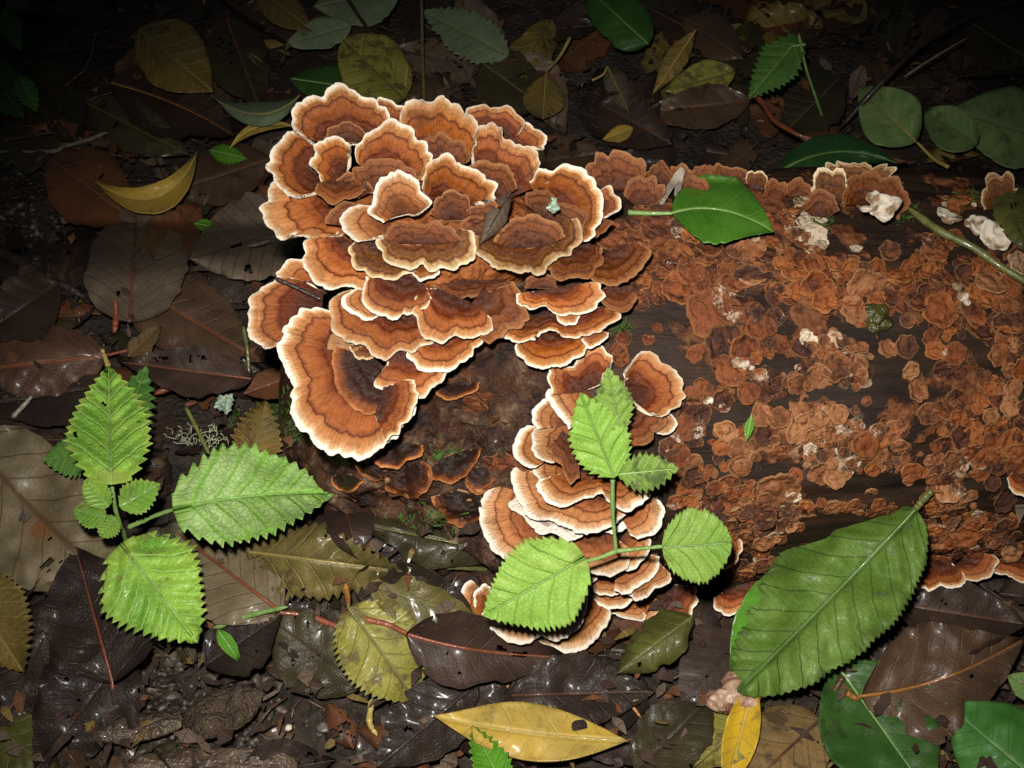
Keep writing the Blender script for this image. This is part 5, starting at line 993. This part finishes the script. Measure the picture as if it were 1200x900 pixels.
leaf('big pale green leaf at the upper right edge', 'pale_green', 'olive', (1250,170), (1114,128), 48, 20, 16, 'ovate', rag=.12)
leaf('small pale green leaf left of the big pale green one', 'pale_green', 'olive', (1146,168), (1084,132), 26, 18, 14, 'round', rag=.2)
leaf('dark glossy ivy leaf overhanging the back of the log', 'ivy', 'green', (912,202), (1052,192), 22, 56, 44, 'ovate', mid=(980,178), fold=-3, stalk=[(904,216,48)], stalk_r=2.2)
leaf('red-brown rolled leaf with thick curved stalk behind the log', 'rust', 'red', (935,158), (1066,190), 16, 40, 36, 'ovate', mid=(1000,176), fold=-4, stalk=[(908,142,40),(896,124,38),(886,112,36)], stalk_r=3.4)
leaf('very dark olive leaf at the upper right corner', 'dark_olive', 'olive', (1130,22), (1215,76), 34, 10, 8, 'ovate')
leaf('dark brown leaf behind the rosette right side', 'choc', 'brown', (700,120), (790,170), 34, 6, 6, 'ovate')
leaf('dim brown leaf at the top, left of the small back nettle', 'brown', 'brown', (800,20), (872,70), 26, 8, 8, 'ovate')
leaf('brown sliver of leaf standing near the long dark stem', 'brown_grey', 'brown', (1012,75), (998,118), 10, 16, 12, 'lance')
leaf('dim olive round leaf behind the small back nettle', 'dark_olive', 'olive', (985,90), (925,150), 36, 6, 6, 'round')
leaf('dark green leaf at the upper left edge', 'green_deep', 'green', (-20,70), (28,140), 26, 10, 9, 'ovate')
leaf('small bright toothed leaf at the upper left edge', 'nettle_dark', 'green', (22,88), (44,132), 13, 16, 14, 'ovate', serr=(8,.24))
leaf('mossy green sprig leaf in the upper left corner', 'nettle_dark', 'green', (4,10), (24,60), 14, 18, 14, 'ovate', serr=(16,.25))
# --- on the log
leaf('glossy green leaf lying on the back of the log', 'green_gloss', 'green', (787,250), (907,272), 42, 9, 13, 'ovate', mode='l', mid=(845,246), stalk=[(762,250,7),(736,249,7)], stalk_r=2.0, nv=8, kv=.62, quilt=.4, crumple=.7, fold=2, rag=.18, group='leaves lying on the log')
leaf('drooping olive leaf over the log at the right edge', 'moss_leaf', 'olive', (1178,212), (1208,300), 24, 14, 10, 'ovate', mode='l', fold=-3, group='leaves lying on the log')
DR = D_ROS
leaf('grey-brown dried leaf scrap caught in the rosette', 'brown_grey', 'dark', (599,224), (562,288), 12, 25, 20, 'lance', mode=DR, fold=-3, crumple=1.5, group='leaves lying on the log')
leaf('green sliver of leaf lying on the tan crust', 'green_bright', 'green', (881,486), (874,518), 6, 5, 6, 'lance', mode='l', group='leaves lying on the log')
leaf('dark brown scrap lying on the yellow spear leaf', 'choc', 'dark', (600,850), (620,858), 8, 14, 14, 'ovate', rag=.3)

# --- nettle plant on the left
def nettle(label, loc, stem_pts, stem_r, mode='g', group='small nettle plants'):
    pos = place(mode); p = pos(np.array([loc[0]]), np.array([loc[1]]), np.array([loc[2]]))[0]
    root = thing('nettle_plant', label, 'plant', p, group)
    for pts in stem_pts: stick('stem', None, None, pts, stem_r, stem_r * 0.7, MS['green'], mode, parent=root)
    return root
NS = (16, .17)
pl = nettle('young green nettle plant with large toothed leaves, lower left', (156,660,4), [[(156,662,4),(150,640,26),(140,612,44),(134,590,52),(130,556,60)], [(150,618,38),(188,602,44),(228,590,52)], [(152,640,30),(154,655,40)]], 1.0)
plant_leaf(pl, 'nettle', 'green', (130,552), (127,428), 50, 60, 46, serr=NS, quilt=2.0, holes=.03, nv=6, kv=.85, fold=3)
plant_leaf(pl, 'nettle_pale', 'green', (224,592), (395,577), 61, 50, 36, serr=NS, quilt=2.0, nv=6, kv=.85, bend=5, mid=(305,580))
plant_leaf(pl, 'nettle', 'green', (152,650), (232,754), 64, 40, 30, serr=NS, quilt=2.0, nv=6, kv=.85, fold=-3)
plant_leaf(pl, 'nettle_dark', 'green', (132,540), (172,428), 27, 34, 28, serr=(13,.3), quilt=1, kind='ovate')
plant_leaf(pl, 'nettle_dark', 'green', (112,530), (50,540), 24, 34, 28, serr=(11,.2), kind='ovate')
plant_leaf(pl, 'nettle', 'green', (127,594), (100,562), 16, 62, 64, serr=(9,.16), quilt=.6, kind='round')
plant_leaf(pl, 'nettle', 'green', (140,594), (188,567), 21, 62, 64, serr=(10,.18), quilt=.6, kind='ovate')
plant_leaf(pl, 'nettle', 'green', (124,606), (87,598), 16, 60, 60, serr=(9,.16), quilt=.6, kind='round')
plant_leaf(pl, 'nettle', 'green', (136,606), (118,629), 14, 58, 60, serr=(8,.18), quilt=.6, kind='round')
# sprig lying over the lower stack
DS = float(LD(720, 600)) - 0.03
sp = nettle('green nettle sprig lying over the lower stack', (722,645,0), [[(718,562,6),(718,600,4),(722,646,2)], [(722,646,2),(698,655,4),(672,661,7)], [(722,646,2),(750,643,4),(780,640,7)]], 0.85, DS)
plant_leaf(sp, 'nettle_flat', 'green', (720,560), (680,460), 36, 8, 13, serr=(14,.2), mode=DS, quilt=.7, kind='ovate', rag=.1)
plant_leaf(sp, 'nettle_spot', 'green', (728,508), (712,430), 22, 10, 12, serr=(10,.24), mode=DS, quilt=.6, kind='ovate', rag=.3)
plant_leaf(sp, 'nettle_spot', 'green', (724,556), (796,549), 22, 8, 9, serr=(10,.26), mode=DS, quilt=.6, kind='ovate')
plant_leaf(sp, 'nettle_flat', 'green', (672,661), (566,722), 58, 7, 2, serr=(21,.12), mode=DS, quilt=.8)
plant_leaf(sp, 'nettle_flat', 'green', (776,642), (858,636), 45, 7, 8, serr=(17,.10), mode=DS, quilt=.8, kind='round', rag=.2)
bn = nettle('small dim nettle with one hanging leaf behind the log', (966,146,2), [[(968,150,2),(958,120,30),(944,78,55),(936,40,66)], [(944,52,64),(928,54,62)]], 0.9)
plant_leaf(bn, 'nettle_dark', 'green', (930,52), (877,116), 25, 62, 44, serr=(13,.24), quilt=.8)

# --- twigs, stalks and stems
M_TWIG = simple_mat('dark_bark', (0.018, 0.012, 0.010), (0.06, 0.042, 0.03), 200, 0.4, 0.001, 0.5, 0.3)
M_GTWIG = simple_mat('grey_bark', (0.07, 0.055, 0.042), (0.17, 0.14, 0.11), 220, 0.5, 0.001)
stick('twig', 'dark knotty twig at the left edge pointing at the round leaf', 'twig', [(-15,285,12),(30,312,10),(70,332,9),(100,350,8)], 3.2, 1.6, M_TWIG, wob=6, knots=1)
stick('twig', 'grey twig lying across the soil at the upper left edge', 'twig', [(-10,178,8),(55,178,9),(90,166,10),(128,156,12)], 1.6, 1.2, M_GTWIG, wob=5, knots=1)
stick('twig', 'thin reddish twig at the upper left', 'twig', [(75,100,8),(100,80,10),(112,40,14)], 1.0, .7, MS['brown'], wob=5)
stick('leaf_stalk', 'short red stalk standing up left of the red midrib leaf', 'stalk', [(134,390,14),(136,370,16),(135,350,20)], 1.6, 1.0, MS['red'])
stick('leaf_stalk', 'green hairy stalk lying beside the red stalk at lower left', 'stalk', [(250,736,15),(290,722,15),(337,711,16)], 1.1, .9, MS['green'])
stick('leaf_stalk', 'upright brown stalk at the lower left between dark leaves', 'stalk', [(132,832,8),(131,800,10),(130,772,10)], 1.5, .8, MS['red'])
stick('leaf_stalk', 'orange stalk lying above the yellow spear leaf', 'stalk', [(562,770,10),(572,776,11),(590,798,11),(612,824,10)], 1.3, .8, MS['orange'])
stick('leaf_stalk', 'thin arched reddish stalk right of the orange stalk', 'stalk', [(660,792,9),(700,798,10),(735,822,9),(752,842,8)], .9, .6, MS['orange'])
stick('leaf_stalk', 'hooked tan stalk under the mottled yellow-olive leaf', 'stalk', [(437,818,8),(433,845,8),(442,862,8)], 1.4, .9, MS['yellow'])
stick('leaf_stalk', 'short red stalk tip under the mottled yellow-olive leaf', 'stalk', [(468,818,7),(474,845,6)], 1.3, .9, MS['red'])
stick('leaf_stalk', 'brown stalk standing over the mottled yellow-olive leaf', 'stalk', [(405,684,20),(408,705,16),(408,735,12)], 1.1, .7, MS['orange'])
stick('leaf_stalk', 'bent red-orange stalk above the nettle', 'stalk', [(180,462,14),(205,452,15),(222,448,16),(250,446,14),(290,448,13)], 1.6, .7, MS['red'])
stick('leaf_stalk', 'yellow-green stalk standing against the leftmost bracket', 'stalk', [(292,445,10),(290,410,18),(285,382,26)], .9, 1.0, MS['olive'])
stick('leaf_stalk', 'olive stalk poking out above the pale nettle leaf', 'stalk', [(245,532,22),(232,505,24),(217,476,26)], 1.0, .9, MS['olive'])
stick('leaf_stalk', 'yellow stalk tip above the nettle leaf tip', 'stalk', [(128,432,20),(119,408,22)], 1.2, .9, MS['yellow'])
stick('leaf_stalk', 'pale green stalk stub at the left of the nettle', 'stalk', [(14,490,14),(38,464,18)], 1.2, 1.0, MS['grey'])
stick('stem', 'olive stem crossing the upper right end of the log', 'stem', [(1062,242,6),(1100,270,6),(1140,290,6),(1172,312,5),(1215,338,5)], 1.6, 1.3, MS['olive'], 'l')
stick('stem', 'dark mossy stem between the dark leaf and the stack foot', 'stem', [(462,668,10),(520,664,11),(575,668,11)], 1.2, 1.0, MS['olive'])
stick('stem', 'tall dim green stem at the top, left of centre', 'stem', [(497,120,8),(495,60,20),(494,-12,36)], 1.0, .9, MS['olive'])
stick('twig', 'thin tan stalk hooked behind the rosette top', 'twig', [(474,112,12),(476,90,16),(478,76,18)], 1.0, .8, MS['yellow'])
stick('stem', 'long dark arching stem at the upper right', 'stem', [(985,150,8),(1030,100,30),(1090,45,40),(1170,8,40),(1215,-8,36)], 1.7, 1.3, MS['dark'])
stick('twig', 'pale thin twig at the upper right', 'twig', [(1060,90,30),(1090,70,34),(1134,44,38)], .8, .6, MS['grey'])
stick('twig', 'dark twig crossing the grey-green leaf at the top', 'twig', [(402,-10,22),(418,15,22),(436,40,20)], 1.3, 1.0, MS['dark'])
stick('stem', 'short green twig tip pointing at the large green leaf stalk', 'stem', [(1093,574,9),(1080,588,9),(1068,602,9)], 1.6, 1.2, MS['olive'], 'l')
stick('twig', 'dark thin twig lying across the tan fan at the left', 'twig', [(322,326,5),(345,336,6),(378,352,7)], .9, .6, MS['dark'], DR)
# dry pale bark strip
M_DRY = simple_mat('dry_bark', (0.30, 0.24, 0.18), (0.46, 0.40, 0.32), 160, 0.8, 0.001, 0.2)
def slab(name, label, cat, poly, z0, thick, mat, mode='g', group=None):
    """a thick chip of wood or bark: rounded outline, uneven top"""
    Q = np.array(poly, float); Q = smooth_path(np.concatenate([Q, Q[:1]]), 42)[:-1]; c = Q.mean(0); pos = place(mode)
    t = np.array([0, .3, .55, .78, .92, 1.0]); P = c + (Q - c)[None] * t[:, None, None]; px, py = P[..., 0], P[..., 1]
    z = z0 + thick * (1 - 0.35 * t[:, None] ** 6) + thick * 0.7 * fbm(np.stack([px / 14, py / 40], -1), 3, int(c[0])) ; top = pos(px, py, z); bot = pos(px[-1:], py[-1:], z[-1:] - thick * 1.2)
    V = np.concatenate([top, bot]); o0 = V[0, 0].copy()
    me = mesh(name, (V - o0).reshape(-1, 3), grid(7, 42, True), np.zeros((7 * 42, 2))); o = obj(name, me, mat, None, o0); return tag(o, label, cat, group)
slab('bark_strip', 'dry pale strip of bark on the back of the log left of the glossy leaf', 'bark', [(771,236),(786,210),(797,196),(803,200),(800,214),(796,230),(790,228),(794,210),(778,238)], 8, 1.6, M_DRY, 'l')
M_BARK = simple_mat('wet_bark', (0.03, 0.02, 0.014), (0.12, 0.082, 0.05), 110, 0.38, 0.002, 0.5, 0.3)
M_BARK2 = simple_mat('tan_rotten_wood', (0.030, 0.019, 0.012), (0.095, 0.062, 0.034), 150, 0.5, 0.003, 0.4, 0.1)
slab('wood_chunk', 'wet chunk of rotten wood on the soil at the lower left', 'wood', [(212,838),(245,812),(285,802),(308,812),(296,842),(262,862),(226,866)], 5, 9, M_BARK2)
slab('wood_chunk', 'long dark wet stick of wood along the bottom left edge', 'wood', [(150,890),(200,878),(270,876),(340,882),(338,910),(240,915),(150,912)], 5, 8, M_BARK)
slab('bark_flake', 'curved dark bark piece at the foot of the lower left wet leaf', 'bark', [(110,858),(150,838),(200,836),(212,852),(180,866),(130,872)], 5, 6, M_BARK)
slab('bark_flake', 'dark bark edge under the orange-brown leaf', 'bark', [(300,536),(345,520),(362,530),(330,552),(308,556)], 10, 4, M_BARK)

# --- splinters of torn wood on the rotten end of the log
def splinters():
    rs = np.random.RandomState(12)
    for k in range(34):
        x0, y0 = rs.uniform(430, 610), rs.uniform(440, 650); a = rs.normal(2.65, 0.35); L_ = rs.uniform(14, 42); pts = []
        for t in np.linspace(0, 1, 9):
            p, nr, dd = hit(x0 + math.cos(a) * L_ * t, y0 + math.sin(a) * L_ * t + 3 * math.sin(t * 3 + k), BVL)
            if p is not None: pts.append(p + nr * (0.0003 + 0.0014 * t * rs.rand()))
        if len(pts) < 6: continue
        P = np.array(pts); n = len(P); R = np.sin(np.linspace(0.25, 2.9, n)) * rs.uniform(.0006, .0018) * (1 + .4 * rs.rand(n))
        V, F, U = tube_arrays(P, R, 6); obj('splinter', mesh('splinter', V, F, U, smooth=False), M_BARK2 if k % 3 else M_BARK, log)
splinters()
# --- lichens and moss
M_LICH = simple_mat('pale_lichen', (0.34, 0.46, 0.32), (0.52, 0.62, 0.47), 400, 0.8, 0.0006, 0.2)
M_BEARD = simple_mat('beard_lichen', (0.26, 0.27, 0.17), (0.40, 0.40, 0.27), 300, 0.8, 0.0004, 0.2)
def ruffle(label, px, py, z, r, mode, seed):
    pos = place(mode); c = pos(np.array([px]), np.array([py]), np.array([float(z)]))[0]; parts = []
    rs = np.random.RandomState(seed)
    for k in range(9):
        q = rs.uniform(0, 6.28); d = rs.uniform(.2, .75) * r; a = np.linspace(0, 2 * np.pi, 14, endpoint=False); t = np.array([0.05, .5, .85, 1.0])
        o_ = 1 + .35 * np.sin(a * 4 + q) + .2 * np.sin(a * 7)
        X_ = px + d * np.cos(q) + r * .42 * t[:, None] * o_ * np.cos(a); Y_ = py + d * np.sin(q) + r * .42 * t[:, None] * o_ * np.sin(a)
        Z_ = z + rs.uniform(0, 2) + 1.5 * t[:, None] ** 2 * np.sin(a * 3 + q) + 0.8 * t[:, None]
        P = pos(X_, Y_, Z_); parts.append((P.reshape(-1, 3), [grid(4, 14, True)], np.zeros((56, 2))))
        P2 = pos(X_, Y_, Z_ - .5); parts.append((P2.reshape(-1, 3), [grid(4, 14, True, flip=True)], np.zeros((56, 2))))
    V, F, U = join(parts); o = obj('lichen', mesh('lichen', V - c, F, U), M_LICH, None, c); return tag(o, label, 'lichen')
ruffle('pale green ruffled lichen in the litter left of the horseshoe bracket', 263, 472, 16, 12, 'g', 1)
ruffle('pale green lichen scrap on the large round fan', 648, 241, 20, 9, DR, 2)
ruffle('grey-green lichen scrap in the dark centre of the horseshoe bracket', 434, 466, 6, 9, DR, 3)
def beard(label, px, py, seed):
    rs = np.random.RandomState(seed); parts = []; c = PZ(np.array([px]), np.array([py]), np.array([0.012]))[0]
    for k in range(16):
        p = c + np.append(rs.normal(0, [.0035, .0022]), rs.uniform(0, .004)); d = rs.normal(0, 1, 3); pts = [p]
        for _ in range(7):
            d = d + rs.normal(0, .8, 3); d /= np.linalg.norm(d); p = p + d * .0013; pts.append(p)
        parts.append(tube_arrays(np.array(pts), .00022, 5))
    V, F, U = join(parts); o = obj('beard_lichen', mesh('beard_lichen', V - c, F, U), M_BEARD, None, c); return tag(o, label, 'lichen')
beard('pale stringy tuft of beard lichen above the nettle leaf', 224, 518, 4)
beard('thin stringy beard lichen wisp right of the larger tuft', 252, 520, 5)
M_MOSS = simple_mat('moss', (0.018, 0.04, 0.006), (0.05, 0.10, 0.014), 300, 0.6, 0.0005, 0.3)
def moss(label, spots, n, seed, bvh=None):
    rs = np.random.RandomState(seed); parts = []; o0 = None
    for (x, y, rx, ry) in spots:
        for _ in range(n):
            p, nr, dd = hit(x + rs.normal(0, rx * .5), y + rs.normal(0, ry * .5))
            if p is None: continue
            o0 = p if o0 is None else o0
            d = nr + rs.normal(0, .6, 3); d /= np.linalg.norm(d); L_ = rs.uniform(.002, .006)
            pts = np.array([p, p + d * L_ * .5 + rs.normal(0, .0004, 3), p + d * L_ + rs.normal(0, .0008, 3)])
            parts.append(tube_arrays(pts, np.array([.00055, .0005, .0001]), 4))
    V, F, U = join(parts); o = obj('moss', mesh('moss', V - o0, F, U), M_MOSS, None, o0); return tag(o, label, 'moss', None, 'stuff')
moss('dark green moss among the litter left of the horseshoe bracket', [(325,475,40,26),(350,500,30,20),(285,500,22,18)], 260, 1)
moss('dark green moss on the rotten wood below the rosette', [(525,535,22,10),(520,605,40,16),(470,620,40,16)], 120, 2)
moss('dark green moss along the back of the log', [(1060,250,20,10),(1140,232,20,8),(725,388,14,14),(960,260,16,10)], 90, 3)

# --- buried litter: dark leaves between and under the ones above
MARKS_G = [(200,70,'olive-yellow leaf'),(170,215,'yellow crescent leaf'),(200,130,'pale-ribbed brown leaf'),(155,310,'round grey-brown leaf'),(270,290,'rolled grey-brown leaf'),(60,420,'red-ribbed leaf'),(60,600,'large olive-grey leaf'),(125,500,'nettle top leaf'),(190,700,'lower nettle leaf'),(300,575,'pale nettle leaf'),(15,730,'ochre edge leaf'),(90,770,'dark crumpled leaf'),(250,835,'wet wood chunk'),(390,640,'shiny olive leaf'),(450,765,'mottled yellow-olive leaf'),(570,770,'plain dark brown leaf'),(620,855,'yellow spear leaf'),(770,760,'mossy curled leaf'),(840,810,'rotting fungus ball'),(970,720,'large green leaf'),(870,860,'bright yellow strip'),(920,870,'tan mottled leaf'),(1040,860,'deep green bottom leaf'),(1160,870,'bluish green leaf'),(1110,790,'orange-ribbed brown leaf'),(1130,720,'purplish brown leaf'),(300,60,'rusty-ribbed olive leaf'),(430,80,'olive green blotched leaf'),(545,40,'jagged grey-green leaf'),(640,110,'long-stalked olive leaf'),(725,20,'deep green top leaf'),(790,75,'upright ochre leaf'),(905,85,'small back nettle'),(1040,140,'curved-stalk pale leaf'),(1160,150,'big pale green leaf'),(980,185,'dark ivy leaf'),(1090,60,'long dark arching stem'),(20,110,'upper left edge leaf'),(60,168,'grey soil twig'),(50,320,'dark knotty twig'),(400,10,'twig-crossed top leaf'),(725,150,'mustard scrap'),(820,125,'dull flat brown leaf')]
FILL = []
def filler():
    rs = random.Random(5); mats = ['dark', 'choc', 'dark_olive', 'dark', 'brown', 'choc', 'rust', 'dark_olive', 'dark']
    spots = []
    for gy in range(-40, 960, 48):
        for gx in range(-60, 1280, 58): spots.append((gx + rs.uniform(-32, 32), gy + rs.uniform(-28, 28)))
    for (x, y) in spots:
        p, nr, dd = hit(x, y)
        if p is None or p[2] > 0.04 or (0 <= x < 100 and 185 < y < 300) or (150 < x < 330 and 770 < y < 880): continue
        if 340 < x < 1250 and 240 < y < 600: continue
        a = rs.uniform(0, 6.28); l = rs.uniform(28, 78); dx, dy = math.cos(a) * l, math.sin(a) * l * .8
        z = rs.uniform(1.0, 6.5); m = rs.choice(mats if y > 240 else mats + ['brown', 'brown_grey', 'ochre', 'rust'])
        r = leaf(None, m, rs.choice(['dark', 'brown', 'dark']), (x - dx, y - dy), (x + dx, y + dy), l * rs.uniform(.36, .62), z, rs.uniform(1.0, 6), rs.choice(['ovate', 'ellip', 'ovate', 'round', 'lance']), group='half buried litter leaves', rag=rs.choice([.2, .4, .8]), crumple=rs.uniform(1.4, 3.2), res=.7, quilt=.5, fold=rs.choice([0, 2, 4, 6, -3]), bend=rs.uniform(-2, 3), roll=rs.uniform(-2.5, 2.5), wild=0.0, holes=rs.choice([.2, .3, .4]), half=rs.choice([0, 0, 0, .5, .8]))
        FILL.append((r, x, y, m, l))
filler()
# --- soil crumbs and pebbles
M_PEB = simple_mat('soil_crumb', (0.02, 0.015, 0.011), (0.075, 0.055, 0.038), 60, 0.5, 0.001)
M_STONE = simple_mat('wet_pebble', (0.06, 0.052, 0.045), (0.17, 0.15, 0.12), 90, 0.35, 0.0008)
def crumbs():
    rs = random.Random(9); parts = []
    for (x0, y0, x1, y1, n) in [(-40,170,110,310,330),(150,770,330,890,380),(-60,-60,1260,160,260),(-60,160,330,560,160),(250,690,820,920,200),(820,700,1260,920,100)]:
        for _ in range(n):
            p, nr, dd = hit(rs.uniform(x0, x1), rs.uniform(y0, y1))
            if p is None or p[2] > .02: continue
            r = rs.uniform(.0005, .0019) * rs.choice([.6, .8, 1, 1.5]); parts.append(pebble_arrays(p + np.array([0, 0, r * .3]), r, rs.randint(0, 9999), (rs.uniform(.6, 1.5), rs.uniform(.6, 1.4), rs.uniform(.4, .9)), 7, 5, 1.7))
    V, F, U = join(parts); o = obj('soil_crumbs', mesh('soil_crumbs', V, F, U), M_PEB); tag(o, 'loose dark soil crumbs and grit between the leaves', 'soil', None, 'stuff')
crumbs()
for k, (x, y, r, lab) in enumerate([(265,862,8,'small pale pebble in the wet soil at the bottom left'),(250,800,7,'reddish brown pebble at the edge of the soil patch'),(85,235,8,'bluish grey pebble on the bare soil at the left'),(75,212,6,'light pebble near the rust-coloured leaf'),(380,858,7,'smooth grey pebble by the bottom dark stick'),(427,893,9,'rounded grey pebble at the bottom edge'),(40,250,6,'dull brown pebble on the bare soil, far left'),(343,870,4,'tiny white pellet on the bottom dark stick')]):
    p, nr, dd = hit(x, y); V, F, U = pebble_arrays(np.zeros(3), r / 3000., k * 31, (1.1, .95, .75), 18, 12)
    tag(obj('pebble', mesh('pebble', V, F, U), M_STONE if k != 7 else M_CHALK, None, p + np.array([0, 0, r / 3000. * .6 + (.002 if k != 7 else .012)])), lab, 'pebble')

# --- fine debris: shreds of leaf, needles and stalk bits nobody could count
def debris():
    rs = np.random.RandomState(3); parts = []
    def shred(p, L_, W_):
        a = rs.uniform(0, 6.28); d = np.array([math.cos(a), math.sin(a), rs.uniform(-.25, .35)]); e = np.array([-math.sin(a), math.cos(a), rs.uniform(-.4, .4)])
        t = np.linspace(-1, 1, 5); w = (1 - np.abs(t) ** 1.5) * W_ * rs.uniform(.5, 1.2, 5) + .0002
        c = p + d * (t * L_)[:, None]; c[:, 2] += rs.uniform(-.002, .003) * (1 - t ** 2)
        V = np.concatenate([c - e * w[:, None], c + e * w[:, None]]); i = np.arange(4)
        return V, [np.stack([i, i + 1, i + 6, i + 5], 1)], np.stack([np.tile(t * .2, 2), np.repeat([0., .3], 5)], 1)
    for mat, n, kind in (('choc', 620, 's'), ('rust', 240, 's'), ('ochre', 120, 's'), ('brown_grey', 280, 's'), ('brown', 0, 'n')):
        ps = []
        for _ in range(n):
            p, nr, dd = hit(rs.uniform(-40, 1240), rs.choice([rs.uniform(-40, 230), rs.uniform(100, 920), rs.uniform(640, 920)]))
            if p is None or p[2] > .045: continue
            ps.append(shred(p + np.array([0, 0, rs.uniform(.006, .019)]), rs.uniform(.0012, .006), rs.uniform(.0006, .003)))
        if ps:
            V, F, U = join(ps); o = obj('leaf_shreds', mesh('leaf_shreds', V, F, U), LM[mat]); tag(o, f'small {dict(choc="dark brown", rust="rusty", ochre="yellowish", brown_grey="greyish")[mat]} shreds of dead leaf strewn through the litter', 'litter', None, 'stuff')
    ps = []
    for _ in range(230):
        p, nr, dd = hit(rs.uniform(-40, 1240), rs.choice([rs.uniform(-40, 230), rs.uniform(100, 920), rs.uniform(640, 920)]))
        if p is None or p[2] > .045: continue
        a = rs.uniform(0, 6.28); d = np.array([math.cos(a), math.sin(a), rs.uniform(-.1, .3)]); L_ = rs.uniform(.004, .016); p = p + np.array([0, 0, rs.uniform(.004, .012)])
        ps.append(tube_arrays(np.array([p, p + d * L_ * .5 + rs.normal(0, .001, 3), p + d * L_]), rs.uniform(.00015, .0005), 5))
    sh = []
    for _ in range(170):
        p, nr, dd = hit(rs.uniform(400, 620), rs.uniform(430, 660), BVL)
        if p is not None: sh.append(shred(p + nr * .0015, rs.uniform(.001, .0045), rs.uniform(.0006, .0024)))
    V, F, U = join(sh); o = obj('bark_crumbs', mesh('bark_crumbs', V, F, U), LM['rust']); tag(o, 'rusty bark crumbs lying on the rotten wood between the two bracket clusters', 'bark', None, 'stuff')
    V, F, U = join(ps); o = obj('stalk_bits', mesh('stalk_bits', V, F, U), MS['brown']); tag(o, 'thin brown stalk bits and needles strewn through the litter', 'litter', None, 'stuff')
debris()
# keep only buried leaves that show, and name each after what it lies beside
def prune():
    bpy.context.view_layer.update(); dg = bpy.context.evaluated_depsgraph_get(); cnt = {}
    for py in range(3, 900, 15):
        for px in range(3, 1200, 15):
            ok, loc, nr, ix, ob_, mx = SC.ray_cast(dg, _oc, Vector(RAY(px, py)).normalized())
            if ok and ob_.parent is not None:
                k = ob_.parent.name; c = cnt.setdefault(k, [0, 0, 0]); c[0] += 1; c[1] += px; c[2] += py
    words = {'brown_grey': 'greyish', 'ochre': 'ochre', 'dark': 'blackish', 'choc': 'chocolate', 'dark_olive': 'dark olive', 'brown': 'brown', 'rust': 'rusty'}
    for r, x, y, m, l in FILL:
        c = cnt.get(r.name, [0, 0, 0])
        if c[0] < 1:
            for ch in list(r.children): bpy.data.objects.remove(ch)
            bpy.data.objects.remove(r); continue
        sz = 'small ' if l < 42 else 'broad ' if l > 64 else ''
        r['label'] = unique(lambda w: f'{sz}{words[m]} sodden leaf half buried {w}', c[1] / c[0], c[2] / c[0], MARKS_G); 
    return len(cnt)
prune()
